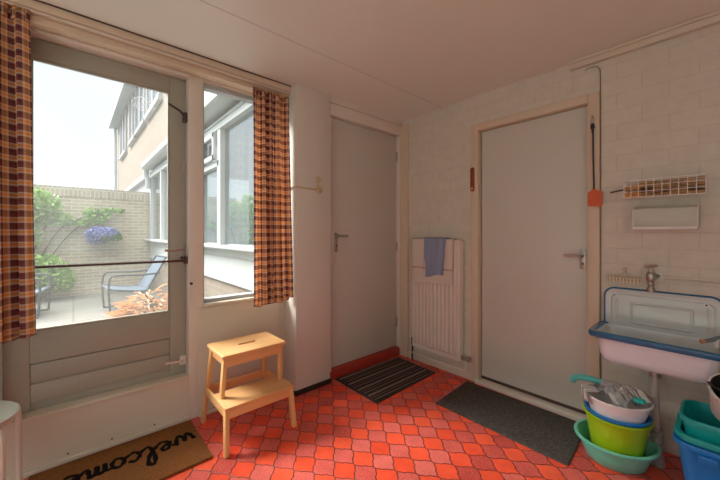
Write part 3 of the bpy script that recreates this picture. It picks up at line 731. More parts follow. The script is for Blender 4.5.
for xb in (bx0+0.06, bx1-0.08): link('bracket', box(B(), xb, xb+0.02, 2.382, 2.3895, bz0+0.02, bz1), M_white, t)
def make_peg(m, lab, grp):
    root = thing('clothes_peg', lab, 'clothes peg', (0, 0, 0), grp)
    for s in (-1, 1):
        link('jaw', beam(B(), (-0.034, 0, s*0.0030), (0.034, 0, s*0.0056), 0.0095, 0.0042, bev=0.001), m, root)
    link('spring', tube(B(), spline([(-0.004, 0.006, -0.006), (0.002, 0.007, 0), (-0.004, 0.006, 0.006), (-0.006, -0.006, 0.006), (0.002, -0.007, 0), (-0.006, -0.006, -0.006)], 3), 0.001, 5), M_steel, root)
    return root
def copy_tree(o, parent=None):
    c = o.copy(); C.objects.link(c); c.parent = parent
    for ch in list(o.children): copy_tree(ch, c)
    return c
kinds = [(M_peg, 'wooden spring clothes peg jumbled in the white wire basket', 'wooden pegs in the wire basket'), (M_pegy, 'amber yellow clothes peg at the left end of the wire basket', 'amber pegs in the wire basket'), (M_pegd, 'dark wooden clothes peg jumbled in the white wire basket', 'dark pegs in the wire basket')]
protos = [make_peg(*k) for k in kinds]
rnd = random.Random(4); cnt = [0, 0, 0]
spots = []
for layer in range(5):
    for col in range(5):
        for row in range(2):
            spots.append((col, row, layer))
for col, row, layer in spots:
    x = bx0+0.036+col*(bx1-bx0-0.072)/4; y = by0+0.019+row*0.040; z = bz0+0.0095+layer*0.0172
    if layer == 4 and rnd.random() < 0.45: continue
    k = 1 if (col == 0 and row == 0 and layer in (0, 1, 3)) else (1 if rnd.random() < 0.10 and col < 1 else (2 if rnd.random() < 0.30 else 0))
    o = protos[k] if cnt[k] == 0 else copy_tree(protos[k]); cnt[k] += 1
    o.location = (x, y, z); o.rotation_euler = (rnd.uniform(-0.05, 0.05), rnd.uniform(-0.02, 0.02), rnd.uniform(-0.13, 0.13)+(PI if rnd.random() < 0.5 else 0))
# knife-like scraper poking out of the basket, left
bm = B(); beam(bm, (-0.440, 2.345, 1.415), (-0.369, 2.345, 1.428), 0.012, 0.008, bev=0.002)
tag(link('hook_rod', bm, M_dark), 'thin dark peg rod sticking out left of the wire basket', 'rod')

# paper dispenser
M_endcap = mat('grey_white_end_plastic', (0.66, 0.65, 0.58), 0.35)
t = thing('wall_mounted_dispenser', 'off-white kitchen roll dispenser fixed below the wire basket', 'dispenser', (-0.21, 2.34, 1.20))
bm = B()
prof = [(2.39, 1.212), (2.300, 1.212), (2.296, 1.217), (2.292, 1.245), (2.292, 1.285), (2.298, 1.308), (2.312, 1.319), (2.34, 1.322), (2.39, 1.322)]
loft(bm, [[(x, y, z) for y, z in prof] for x in (-0.328, -0.088)], cap0=True, cap1=True); 
link('housing', bm, mat('grey_white_plastic', (0.55, 0.56, 0.48), 0.35), t)
bm = B(); box(bm, -0.331, -0.085, 2.288, 2.389, 1.200, 1.213, 0.002)
for k in range(30): 
    x = -0.325+k*0.008; box(bm, x, x+0.004, 2.284, 2.289, 1.203, 1.209)
link('tear_edge', bm, M_white, t)
bm = B()
prof2 = [(2.385, 1.208), (2.296, 1.208), (2.290, 1.24), (2.290, 1.287), (2.296, 1.310), (2.311, 1.321), (2.385, 1.324)]
loft(bm, [[(x, y, z) for y, z in prof2] for x in (-0.334, -0.328)], cap0=True, cap1=True); link('end_cap', bm, M_endcap, t)
bm = B(); loft(bm, [[(x, y, z) for y, z in prof2] for x in (-0.088, -0.082)], cap0=True, cap1=True); link('end_cap', bm, M_endcap, t)
bm = B(); beam(bm, (-0.3345, 2.305, 1.245), (-0.3345, 2.305, 1.305), 0.003, 0.012, up=(0, 1, 0)); link('slot', bm, M_dark, t)

# small hanger with pegs on the wall
M_clip = mat('pale_clip_plastic', (0.85, 0.78, 0.62), 0.4)
t = thing('peg_hanger', 'little cream wire hanger with clips on the wall above the sink', 'hanger', (-0.385, 2.385, 0.90))
bm = B(); tube(bm, spline([(-0.376, 2.386, 0.955), (-0.372, 2.380, 0.972), (-0.384, 2.380, 0.978), (-0.388, 2.380, 0.966)], 5), 0.002, 6); tube(bm, [(-0.380, 2.382, 0.957), (-0.412, 2.380, 0.930), (-0.348, 2.380, 0.928), (-0.380, 2.382, 0.957)], 0.0018, 6); link('hook', bm, M_brass, t)
bm = B()
for z, h in ((0.928, 0.075), (0.908, 0.070)):
    tube(bm, [(-0.385+h*math.cos(a), 2.372+0.012*math.sin(a), z) for a in [2*PI*k/28 for k in range(28)]], 0.003, 6, closed=True)
link('ring', bm, M_cable, t)
for k in range(9):
    x = -0.447+k*0.0155
    bm = B(); box(bm, x, x+0.006, 2.356, 2.363, 0.892, 0.924, 0.001); link('clip', bm, M_clip, t)
tag(link('wall_nail', cyl(B(), (-0.376, 2.392, 0.976), (-0.376, 2.376, 0.979), 0.002, 8), M_steel), 'small nail holding the cream hanger', 'nail')

# ------------------------------------------------------------------ wall sink
t = thing('wall_sink', 'blue-rimmed white enamel wall sink with high splashback', 'sink', (-0.235, 2.24, 0.48))
sx0, sx1, sz0, sz1 = -0.472, 0.004, 0.54, 0.858
bm = B()
lp = rrect(sx0, sx1, sz0, sz1, 0.050, 8)
def ins(k): return rrect(sx0+k, sx1-k, sz0+k, sz1-k, max(0.05-k*0.6, 0.008), 8)
loops = [[(a, 2.386, b) for a, b in lp], [(a, 2.378, b) for a, b in lp], [(a, 2.374, b) for a, b in ins(0.004)], [(a, 2.377, b) for a, b in ins(0.018)], [(a, 2.377, b) for a, b in ins(0.030)], [(a, 2.371, b) for a, b in ins(0.036)]]
loft(bm, loops, cap0=True, cap1=True)
# pressed relief panel
for (a0, a1, b0, b1, d) in ((-0.355, -0.10, 0.665, 0.790, 0.004),):
    l0 = rrect(a0, a1, b0, b1, 0.012, 4); l1 = rrect(a0+0.004, a1-0.004, b0+0.004, b1-0.004, 0.010, 4)
    l2 = rrect(a0+0.010, a1-0.010, b0+0.010, b1-0.010, 0.008, 4); 
    loft(bm, [[(a, 2.3712, b) for a, b in l0], [(a, 2.3712-d, b) for a, b in l1], [(a, 2.3712-d, b) for a, b in l2], [(a, 2.3708, b) for a, b in rrect(a0+0.014, a1-0.014, b0+0.014, b1-0.014, 0.006, 4)]])
for xx in (-0.415, -0.050):
    lofts = rrect(xx-0.006, xx+0.006, 0.69, 0.800, 0.005, 4); l2 = rrect(xx-0.003, xx+0.003, 0.693, 0.797, 0.0028, 4)
    loft(bm, [[(a, 2.3712, b) for a, b in lofts], [(a, 2.368, b) for a, b in l2]], cap1=True)
link('splashback', bm, M_enamel, t)
bm = B(); tube(bm, [(a, 2.380, b) for a, b in lp][0:len(lp)], 0.0062, 8, closed=True); link('splashback_rim', bm, M_bluerim, t)
for xx in (-0.425, -0.058):
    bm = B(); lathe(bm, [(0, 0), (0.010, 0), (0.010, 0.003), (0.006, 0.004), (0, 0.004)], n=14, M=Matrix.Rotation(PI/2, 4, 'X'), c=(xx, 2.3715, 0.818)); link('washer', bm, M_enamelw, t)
    bm = B(); lathe(bm, [(0, 0), (0.005, 0), (0.004, 0.004), (0, 0.005)], n=12, M=Matrix.Rotation(PI/2, 4, 'X'), c=(xx, 2.368, 0.818)); link('screw', bm, M_black, t)
# bowl: outer + inner
def rl(x0, x1, y0, y1, r, z): return [(a, b, z) for a, b in rrect(x0, x1, y0, y1, r, 8)]
bm = B()
L = [rl(-0.488, 0.018, 2.098, 2.375, 0.045, 0.642), rl(-0.462, -0.008, 2.118, 2.372, 0.045, 0.636), rl(-0.460, -0.010, 2.119, 2.372, 0.045, 0.62), rl(-0.452, -0.018, 2.124, 2.368, 0.045, 0.535), rl(-0.444, -0.026, 2.132, 2.36, 0.045, 0.508), rl(-0.428, -0.042, 2.148, 2.346, 0.04, 0.490), rl(-0.40, -0.07, 2.17, 2.32, 0.035, 0.483)]
loft(bm, L, cap1=True)
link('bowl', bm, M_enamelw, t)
bm = B()
L = [rl(-0.486, 0.016, 2.100, 2.372, 0.045, 0.6445), rl(-0.470, 0.000, 2.114, 2.370, 0.04, 0.6445), rl(-0.458, -0.012, 2.123, 2.368, 0.04, 0.635), rl(-0.446, -0.024, 2.130, 2.362, 0.04, 0.54), rl(-0.436, -0.034, 2.14, 2.352, 0.035, 0.51), rl(-0.40, -0.07, 2.17, 2.32, 0.03, 0.494)]
loft(bm, L, cap1=True)
link('basin', bm, M_enamel, t)
bm = B()
L = [rl(-0.486, 0.016, 2.100, 2.387, 0.045, 0.620), rl(-0.496, 0.026, 2.090, 2.388, 0.05, 0.624), rl(-0.499, 0.029, 2.087, 2.388, 0.05, 0.636), rl(-0.498, 0.028, 2.088, 2.388, 0.05, 0.648), rl(-0.492, 0.022, 2.094, 2.388, 0.048, 0.6545), rl(-0.474, 0.004, 2.112, 2.387, 0.042, 0.653), rl(-0.466, -0.004, 2.119, 2.386, 0.04, 0.645)]
loft(bm, L); link('rim', bm, M_bluerim, t)
bm = B(); lathe(bm, [(0, 0.4845), (0.030, 0.4845), (0.030, 0.478), (0.024, 0.470), (0.024, 0.44), (0, 0.44)], c=(-0.235, 2.24, 0), n=20); link('drain_collar', bm, M_steel, t)
bm = B(); lathe(bm, [(0, 0.496), (0.022, 0.496), (0.024, 0.494), (0, 0.494)], c=(-0.235, 2.24, 0), n=20); link('drain', bm, M_steel, t)
bm = B(); tube(bm, spline([(-0.235, 2.24, 0.45), (-0.235, 2.238, 0.35), (-0.231, 2.232, 0.2), (-0.226, 2.228, 0.0)], 6), 0.017, 14); link('waste_pipe', bm, mat('painted_lead', (0.52, 0.47, 0.42), 0.5, var=0.25, scale=30), t)
bm = B(); lathe(bm, [(0.017, 0.19), (0.024, 0.18), (0.020, 0.165), (0.027, 0.15), (0.022, 0.135), (0.028, 0.12), (0.022, 0.10), (0.029, 0.085), (0.024, 0.06), (0.030, 0.04), (0.033, 0.0)], c=(-0.2275, 2.230, 0), n=16); link('pipe_wrap', bm, mat('wrapped_jute', (0.35, 0.30, 0.26), 0.85, var=0.5, scale=60, bump=0.8), t)

# tap + pipe
t = thing('water_tap', 'nickel wall tap above the blue-rimmed sink', 'tap', (-0.262, 2.345, 0.86))
bm = B()
cyl(bm, (-0.240, 2.394, 0.945), (-0.240, 2.380, 0.945), 0.022, 18); cyl(bm, (-0.240, 2.382, 0.945), (-0.262, 2.335, 0.943), 0.013, 14)
lathe(bm, [(0, 0.912), (0.012, 0.913), (0.018, 0.925), (0.021, 0.945), (0.017, 0.962), (0.010, 0.968), (0.010, 0.985), (0.007, 0.990), (0, 0.991)], c=(-0.262, 2.335, 0), n=18)
lathe(bm, [(0, 0.862), (0.016, 0.862), (0.017, 0.872), (0.017, 0.882), (0.012, 0.888), (0.011, 0.897), (0.015, 0.903), (0.013, 0.914), (0, 0.915)], c=(-0.262, 2.335, 0), n=18)
link('tap_body', bm, M_steel, t)
bm = B(); cyl(bm, (-0.262, 2.335, 0.985), (-0.262, 2.335, 1.000), 0.005, 8); tube(bm, [(-0.289, 2.330, 0.996), (-0.262, 2.335, 1.001), (-0.236, 2.340, 1.006)], [0.006, 0.008, 0.006], 8); link('tap_handle', bm, M_steel, t)
bm = B(); tube(bm, [(-0.235, 2.378, 0.943), (-0.05, 2.378, 0.940), (0.25, 2.378, 0.935), (0.55, 2.378, 0.93)], 0.006, 8)
tag(link('water_pipe', bm, M_tubecream), 'slim cream water pipe running right from the tap', 'pipe')

# brush / tap-like nozzle lying at right of the basin
t = thing('dish_brush', 'small grey dish brush on the right corner of the sink', 'brush', (-0.03, 2.24, 0.65))
bm = B(); tube(bm, spline([(-0.062, 2.215, 0.672), (-0.04, 2.235, 0.678), (-0.01, 2.26, 0.690), (0.03, 2.285, 0.695)], 5), [0.009]*6+[0.010]*6+[0.008]*4, 10); link('grip', bm, mat('grey_teal_plastic', (0.16, 0.22, 0.24), 0.35), t)
bm = B(); cyl(bm, (-0.072, 2.206, 0.670), (-0.060, 2.217, 0.673), 0.0095, 12); link('tip', bm, mat('coral_rubber', (0.65, 0.25, 0.18), 0.5), t)
bm = B(); tube(bm, spline([(-0.02, 2.25, 0.684), (-0.025, 2.24, 0.66), (-0.022, 2.235, 0.648)], 4), 0.008, 8); link('stand', bm, M_white, t)

# ------------------------------------------------------------------ stacked basins and buckets
def tub(name, label, cat, c, z0, z1, rb, rt, m, lip=0.012, th=0.003, sx=1, sy=1, rot=0, lipdrop=0.010):
    M = Matrix.Rotation(rot, 4, 'Z')
    bm = B(); h = z1-z0
    prof = [(0, z0), (rb-0.008, z0), (rb, z0+0.006), (rb+(rt-rb)*0.5, z0+h*0.5), (rt, z1-0.004), (rt+lip, z1-lipdrop-0.002), (rt+lip+0.002, z1-0.002), (rt+lip-0.001, z1), (rt, z1), (rt-th, z1-0.004), (rb+(rt-rb)*0.5-th, z0+h*0.5), (rb-th, z0+0.008), (0, z0+th)]
    lathe(bm, prof, c=(c[0], c[1], 0), n=56, sx=sx, sy=sy, M=M)
    return tag(link(name, bm, m, smooth=50), label, cat)
sc0 = (-0.372, 2.115)
tub('mint_basin', 'wide mint green basin on the floor under the sink', 'basin', (-0.378, 2.12), 0.0, 0.115, 0.122, 0.158, M_mint, lip=0.012, rot=0.7, sx=1.06, sy=0.98)
tub('lime_bucket', 'lime green bucket standing in the mint basin', 'bucket', sc0, 0.0035, 0.245, 0.098, 0.136, M_lime, lip=0.009)
tub('blue_bucket', 'blue bucket nested in the lime green bucket', 'bucket', sc0, 0.030, 0.262, 0.088, 0.130, M_blue, lip=0.008)
wb = tub('white_basin', 'white basin of cleaning cloths on top of the bucket stack', 'basin', (-0.370, 2.117), 0.12, 0.335, 0.085, 0.136, M_white, lip=0.006)
def rag(name, label, m, c, size, ang, hump, seed, sag=0.03, nu=34, ripple=0.008, freq=5, cat='cloth'):
    r = random.Random(seed); p = [r.uniform(0, 6) for _ in range(5)]
    ca, sa = math.cos(ang), math.sin(ang)
    def fn(u, v):
        a, b = (u-0.5)*size[0], (v-0.5)*size[1]
        rr = math.hypot(u-0.5, v-0.5)*2
        z = c[2]+hump*(1-rr*rr)-sag*max(0, rr-0.8)+ripple*math.sin(freq*PI*u+p[0]+2*v)+ripple*0.6*math.sin(freq*0.8*PI*v+p[1])
        a2 = a+0.006*math.sin(9*v+p[2]); b2 = b+0.006*math.sin(9*u+p[3])
        return (c[0]+a2*ca-b2*sa, c[1]+a2*sa+b2*ca, z)
    bm = B(); sheet(bm, fn, nu, nu, lambda u, v: (u*size[0], v*size[1]))
    return tag(link(name, bm, m, smooth=80, solid=0.004), label, cat)
rag('striped_cloth', 'white and brown striped cloth folded on the white basin', M_cloth, (-0.330, 2.145, 0.352), (0.20, 0.13), 0.72, 0.022, 3)
rag('grey_cloth', 'grey brown rag heaped in the middle of the white basin', M_rag, (-0.385, 2.118, 0.350), (0.19, 0.09), -0.6, 0.030, 9, ripple=0.006, freq=9)
# striped cloth draped over the basin's near edge
def drape(u, v):
    a = math.radians(196+u*34)
    s = v
    if s < 0.45: r = 0.090+s/0.45*0.060; z = 0.352+0.003*math.sin(u*12)
    else: r = 0.152-(s-0.45)*0.006; z = 0.352-(s-0.45)*0.10
    r += 0.002*math.sin(u*20)
    return (-0.370+r*math.cos(a), 2.117+r*math.sin(a), z)
bm = B(); sheet(bm, drape, 24, 20, lambda u, v: (u*0.09, v*0.11)); tag(link('checked_cloth', bm, M_cloth, smooth=80, solid=0.003), 'checked white cloth hanging over the left edge of the white basin', 'cloth')
t = thing('dust_brush', 'curved mint brush resting on cloths, its handle pointing left', 'brush', (-0.47, 2.10, 0.36))
bm = B(); P = spline([(-0.560, 2.085, 0.352), (-0.555, 2.085, 0.372), (-0.525, 2.09, 0.386), (-0.475, 2.10, 0.388), (-0.43, 2.115, 0.382), (-0.40, 2.13, 0.378)], 6)
tube(bm, P, 0.016, 10)
for v in bm.verts: pass
link('handle', bm, M_tealdark, t)
bm = B(); tube(bm, spline([(-0.44, 2.105, 0.381), (-0.40, 2.125, 0.376), (-0.355, 2.135, 0.374)], 6), [0.010]+[0.020]*11+[0.010], 10); link('bristle_head', bm, M_rag, t)
t = thing('scrub_pad', 'small teal scrubber lying at the right of the white basin', 'scrubber', (-0.27, 2.07, 0.35))
bm = B()
for k in range(7):
    a = k*0.9; lathe(bm, [(0, 0), (0.010, 0.003), (0.012, 0.009), (0.007, 0.016), (0, 0.018)], c=(-0.272+0.016*math.cos(a)*(k > 0), 2.068+0.013*math.sin(a)*(k > 0), 0.352), n=12)
link('knobs', bm, mat('turquoise_plastic', (0.02, 0.46, 0.42), 0.4), t)

# right hand tubs
def crate(name, label, cat, x0, x1, y0, y1, z0, z1, ta, m, lip=0.012, r=0.05):
    bm = B()
    L = [rl(x0+ta, x1-ta, y0+ta, y1-ta, r*0.8, z0), rl(x0+ta*0.5, x1-ta*0.5, y0+ta*0.5, y1-ta*0.5, r*0.9, (z0+z1)/2), rl(x0, x1, y0, y1, r, z1-0.022), rl(x0-lip, x1+lip, y0-lip, y1+lip, r+lip, z1-0.022), rl(x0-lip-0.002, x1+lip+0.002, y0-lip-0.002, y1+lip+0.002, r+lip, z1-0.004), rl(x0-lip, x1+lip, y0-lip, y1+lip, r+lip, z1), rl(x0+0.002, x1-0.002, y0+0.002, y1-0.002, r, z1), rl(x0+0.004, x1-0.004, y0+0.004, y1-0.004, r, z1-0.01), rl(x0+ta+0.003, x1-ta-0.003, y0+ta+0.003, y1-ta-0.003, r*0.8, z0+0.004)]
    loft(bm, L, cap0=True, cap1=True)
    return tag(link(name, bm, m, smooth=50), label, cat)
cr = crate('blue_tub', 'bright blue tub on the floor right of the sink pipe', 'tub', -0.135, 0.30, 1.925, 2.20, 0.0, 0.300, 0.035, M_blue)
bm = B(); box(bm, -0.07, -0.015, 1.900, 1.914, 0.245, 0.278, 0.004); link('grip_lug', bm, M_blue, cr)
crate('teal_tub', 'teal tub nested in the blue tub', 'tub', -0.128, 0.29, 1.932, 2.19, 0.06, 0.330, 0.045, M_teal, lip=0.016)
crate('teal_basin', 'smaller teal basin stacked upright inside the teal tub', 'basin', -0.122, 0.28, 1.945, 2.18, 0.12, 0.395, 0.038, M_teal, lip=0.006)
t = thing('enamel_pail', 'white pail with black inside tipped on top of the teal basin', 'pail', (0.075, 2.02, 0.43))
Mx = Matrix.Rotation(math.radians(24), 4, Vector((1, 0.55, 0))) 
bm = B(); lathe(bm, [(0, -0.07), (0.08, -0.07), (0.095, -0.055), (0.118, 0.05), (0.126, 0.056), (0.126, 0.062), (0.118, 0.063)], n=40, M=Mx, c=(0.065, 2.02, 0.475)); link('pail_body', bm, M_white, t)
bm = B(); lathe(bm, [(0.1185, 0.0632), (0.112, 0.054), (0.090, -0.052), (0.075, -0.064), (0, -0.064)], n=40, M=Mx, c=(0.065, 2.02, 0.475)); link('pail_lining', bm, M_black, t)
bm = B(); P = [Mx @ Vector((0.122*math.cos(a), 0.122*math.sin(a), 0.060-0.07*math.sin(a))) + Vector((0.065, 2.02, 0.475)) for a in [PI+PI*k/20 for k in range(21)]]; tube(bm, P, 0.005, 8); link('bail_handle', bm, M_black, t)

# ------------------------------------------------------------------ OUTSIDE
GZ = 0.0
bm = B(); box(bm, -20, -2.34, -8, 9, GZ-0.1, GZ); box(bm, 1.9, 14, -8, 9, GZ-0.1, GZ); struct('ground_outside', bm, M_paving, label='pale paved courtyard')
bm = B(); box(bm, -8.32, -8.10, -6.0, 1.3, GZ, 1.86); gw = struct('garden_wall', bm, M_garden, label='brick garden wall at the end of the courtyard')
bm = B(); box(bm, -8.33, -8.09, -0.55, 1.3, 1.86, 2.04); gw2 = struct('garden_wall_coping', bm, M_garden_top)
bm = B(); box(bm, -8.32, -8.10, -6.0, -0.55, 1.86, 1.93); struct('garden_wall_cap', bm, M_garden_top)
bm = B(); box(bm, -8.1, -2.4, -4.2, -4.0, GZ, 1.5); struct('garden_wall_side', bm, M_garden)
# own house outer faces
bm = B(); box(bm, -2.44, -2.342, -2.0, -0.31, 0, 3.0); box(bm, -2.44, -2.405, -0.31, 1.22, 2.3, 3.0); struct('outer_wall', bm, M_house)
# house wing along y = 1.22
hw = thing('neighbour_house', 'pale brick house wing with white windows beside the courtyard', 'house', (-5.3, 1.22, 0))
bm = B()
box(bm, -8.1, -2.44, 1.25, 1.45, 0, 0.66); box(bm, -8.1, -2.44, 1.25, 1.45, 2.43, 2.50)
box(bm, -16.0, -4.75, 1.32, 1.6, 2.55, 5.35); box(bm, -16.0, -8.1, 1.32, 1.6, 0, 2.55)
link('brick_wall', bm, M_house, hw)
bm = B(); box(bm, -4.75, -2.44, 1.30, 1.6, 2.55, 5.35); link('white_boarding', bm, M_outwhite, hw)
bm = B(); box(bm, -8.1, -2.44, 1.225, 1.30, 0.66, 0.94); box(bm, -8.1, -2.44, 1.215, 1.23, 0.655, 0.70); link('white_panel', bm, M_outwhite, hw)
bm = B(); box(bm, -8.1, -2.44, 1.12, 1.30, 1.02, 1.05, 0.004); box(bm, -8.1, -2.44, 1.20, 1.30, 0.94, 1.02); link('window_sill', bm, M_outwhite, hw)
bm = B(); box(bm, -8.1, -2.44, 1.20, 1.30, 2.33, 2.43); box(bm, -8.1, -2.44, 1.19, 1.21, 2.40, 2.43)
for x in (-7.98, -6.9, -5.6, -4.5, -3.72, -2.62):
    box(bm, x-0.05, x+0.05, 1.205, 1.30, 1.05, 2.33)
box(bm, -5.6, -3.72, 1.205, 1.30, 1.93, 1.99)
link('window_frame', bm, M_outwhite, hw)
bm = B()
for x0_, x1_, z0_, z1_ in ((-4.43, -3.79, 2.01, 2.31), (-5.53, -4.57, 2.01, 2.31)):
    box(bm, x0_, x1_, 1.17, 1.20, z0_, z0_+0.05); box(bm, x0_, x1_, 1.17, 1.20, z1_-0.05, z1_); box(bm, x0_, x0_+0.05, 1.17, 1.20, z0_, z1_); box(bm, x1_-0.05, x1_, 1.17, 1.20, z0_, z1_)
link('transom_sash', bm, M_outwhite, hw)
link('window_glass', box(B(), -8.0, -2.5, 1.255, 1.262, 1.05, 2.33), M_glassout, hw)
bm = B(); sheet(bm, lambda u, v: (-3.6+u*1.0, 1.50+0.03*math.sin(u*70), 1.06+v*1.25), 120, 2); link('net_curtain', bm, M_sheer, hw)
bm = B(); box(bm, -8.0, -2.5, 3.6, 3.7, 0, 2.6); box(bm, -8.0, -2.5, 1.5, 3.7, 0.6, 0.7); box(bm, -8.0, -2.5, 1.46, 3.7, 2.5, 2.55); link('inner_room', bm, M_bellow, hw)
bm = B()
prof = [(1.32, 2.49), (1.10, 2.49), (1.07, 2.505), (1.05, 2.53), (1.05, 2.61), (1.08, 2.65), (1.32, 2.68)]
loft(bm, [[(x, y, z) for y, z in prof] for x in (-8.02, -2.44)], cap0=True, cap1=True); link('roof_edge', bm, M_outwhite, hw)
bm = B(); tube(bm, [(-7.95, 1.13, 2.50), (-7.95, 1.13, 2.36), (-7.95, 1.16, 2.3), (-7.95, 1.17, 2.1)], 0.05, 10); link('rain_pipe', bm, M_outwhite, hw)
bm = B(); box(bm, -15.5, -8.35, 1.20, 1.32, 2.42, 2.52); link('lower_canopy', bm, M_outwhite, hw)
bm = B(); box(bm, -15.5, -8.35, 1.29, 1.32, 1.3, 2.42); link('lower_window_band', bm, M_outgrey, hw)
# upper storey windows and gutter
for x0_, x1_ in ((-14.5, -13.0), (-12.0, -10.75), (-10.65, -9.3), (-8.9, -7.5)):
    z0_, z1_ = 3.92, 5.22
    bm = B(); box(bm, x0_-0.12, x1_+0.12, 1.24, 1.33, z0_-0.1, z0_); box(bm, x0_-0.08, x0_, 1.27, 1.33, z0_, z1_); box(bm, x1_, x1_+0.08, 1.27, 1.33, z0_, z1_); box(bm, x0_-0.08, x1_+0.08, 1.27, 1.33, z1_, z1_+0.08); box(bm, (x0_+x1_)/2-0.04, (x0_+x1_)/2+0.04, 1.27, 1.33, z0_, z1_)
    wf = link('upper_window', bm, M_outgrey if x1_ < -9.1 else M_outwhite, hw)
    link('pane', box(B(), x0_, x1_, 1.295, 1.305, z0_, z1_), mat('dark_pane', (0.12, 0.14, 0.16), 0.08), wf)
bm = B(); box(bm, -16.1, -2.44, 1.10, 1.6, 5.32, 5.38); box(bm, -16.1, -2.44, 1.04, 1.12, 5.30, 5.46); link('eaves_gutter', bm, mat('pale_grey_fascia', (0.30, 0.34, 0.36), 0.5), hw)
bm = B(); tube(bm, [(-15.95, 1.24, 0), (-15.95, 1.24, 5.3)], 0.05, 10); link('downpipe', bm, M_outwhite, hw)

# plants
def leaves(bm, n, cfn, size, rnd, aspect=0.6):
    for _ in range(n):
        c = Vector(cfn()); s = size*rnd.uniform(0.6, 1.3)
        d = Vector((rnd.gauss(0, 1), rnd.gauss(0, 1), rnd.gauss(0, 0.7))).normalized(); e = d.orthogonal().normalized()
        e = (Matrix.Rotation(rnd.uniform(0, 6.28), 3, d) @ e)
        f = d.cross(e)*0.18*s
        v = [bm.verts.new(p) for p in (c-d*s, c-d*s*0.2+e*s*aspect+f, c+d*s, c-d*s*0.2-e*s*aspect+f)]
        bm.faces.new(v)
rnd = random.Random(2)
def blob(blobs):
    def f():
        b = rnd.choices(blobs, weights=[q[6] for q in blobs])[0]
        while True:
            p = [rnd.uniform(-1, 1) for _ in range(3)]
            if sum(q*q for q in p) < 1: break
        return (b[0]+p[0]*b[3], b[1]+p[1]*b[4], b[2]+p[2]*b[5])
    return f
t = thing('climbing_plant', 'light green climber spilling over the garden wall, top left', 'plant', (-7.95, -0.65, 0))
bm = B(); leaves(bm, 2600, blob([(-7.86, -0.62, 1.62, 0.16, 0.50, 0.36, 5), (-7.86, -0.95, 1.15, 0.16, 0.55, 0.5, 5), (-7.92, -0.25, 1.42, 0.10, 0.3, 0.12, 1.2), (-7.98, 0.05, 1.36, 0.06, 0.25, 0.05, .4), (-7.98, 0.33, 1.52, 0.07, 0.22, 0.16, 1.1), (-7.98, 0.62, 1.62, 0.05, 0.16, 0.05, .3), (-7.95, -0.75, 2.03, 0.07, 0.2, 0.13, .5)]), 0.045, rnd); link('foliage', bm, M_leaf, t, smooth=False)
bm = B()
for k in range(5): tube(bm, spline([(-8.02, -0.9+0.1*k, 0), (-8.02, -0.8+0.12*k, 0.7), (-8.03, -0.8+0.22*k, 1.3), (-8.03, -0.6+0.28*k, 1.5)], 5), 0.012, 6)
link('stem', bm, M_soil, t)
t = thing('green_shrub', 'low bright green shrub behind the left garden chair', 'shrub', (-7.7, -0.35, 0))
bm = B(); leaves(bm, 1300, blob([(-7.72, -0.45, 0.50, 0.25, 0.42, 0.34, 3), (-7.72, -0.15, 0.36, 0.2, 0.2, 0.22, 1)]), 0.045, rnd); link('foliage', bm, M_leaf, t, smooth=False)
bm = B()
for k in range(5): tube(bm, [(-7.7, -0.4, 0), (-7.7, -0.6+0.12*k, 0.5)], 0.01, 5)
link('stem', bm, M_soil, t)
t = thing('hanging_flower_basket', 'violet-blue flowers in a basket hung on the garden wall', 'flower basket', (-7.92, 0.22, 1.1))
bm = B(); leaves(bm, 1100, blob([(-7.90, 0.42, 1.18, 0.16, 0.26, 0.12, 3), (-7.9, 0.32, 1.09, 0.12, 0.16, 0.13, 1)]), 0.026, rnd, 0.8); link('blossoms', bm, M_flower, t, smooth=False)
bm = B(); leaves(bm, 300, blob([(-7.90, 0.54, 1.10, 0.13, 0.2, 0.10, 1)]), 0.03, rnd); link('foliage', bm, M_leafd, t, smooth=False)
bm = B(); lathe(bm, [(0, 0.98), (0.07, 0.99), (0.13, 1.10), (0.135, 1.12)], c=(-7.93, 0.42, 0), n=16); link('basket', bm, M_soil, t)
bm = B(); tube(bm, [(-8.10, 0.42, 1.33), (-7.93, 0.42, 1.34), (-7.93, 0.42, 1.10)], 0.008, 6); link('bracket', bm, M_black, t)
t = thing('peach_leaf_shrub', 'low shrub with peach and cream leaves near the garden door', 'shrub', (-4.75, 0.76, 0))
bm = B()
rnd = random.Random(8)
def longleaves(bm, n, c, R, Hh, ln):
    for _ in range(n):
        a = rnd.uniform(0, 6.28); r = R*math.sqrt(rnd.random()); el = rnd.uniform(0.0, 0.7)
        b = Vector((c[0]+r*math.cos(a), c[1]+r*math.sin(a), c[2]+Hh*rnd.random()*(1-(r/R)**2*0.6)+0.02))
        d = Vector((math.cos(a)*math.cos(el), math.sin(a)*math.cos(el), math.sin(el))); s = d.cross(Vector((0, 0, 1))).normalized()
        l = ln*rnd.uniform(0.6, 1.2)
        v = [bm.verts.new(p) for p in (b, b+d*l*0.4+s*l*0.13, b+d*l-Vector((0, 0, l*0.25)), b+d*l*0.4-s*l*0.13)]
        bm.faces.new(v)
longleaves(bm, 520, (-4.75, 0.72, 0.0), 0.32, 0.46, 0.17); link('foliage', bm, M_leafp, t, smooth=False)
bm = B(); longleaves(bm, 120, (-4.6, 0.92, 0.0), 0.25, 0.2, 0.13); link('green_foliage', bm, M_leaf, t, smooth=False)
bm = B()
for k in range(6): tube(bm, [(-4.75, 0.76, 0), (-4.75+0.12*math.cos(k), 0.76+0.12*math.sin(k), 0.22)], 0.006, 5)
link('stem', bm, M_soil, t)
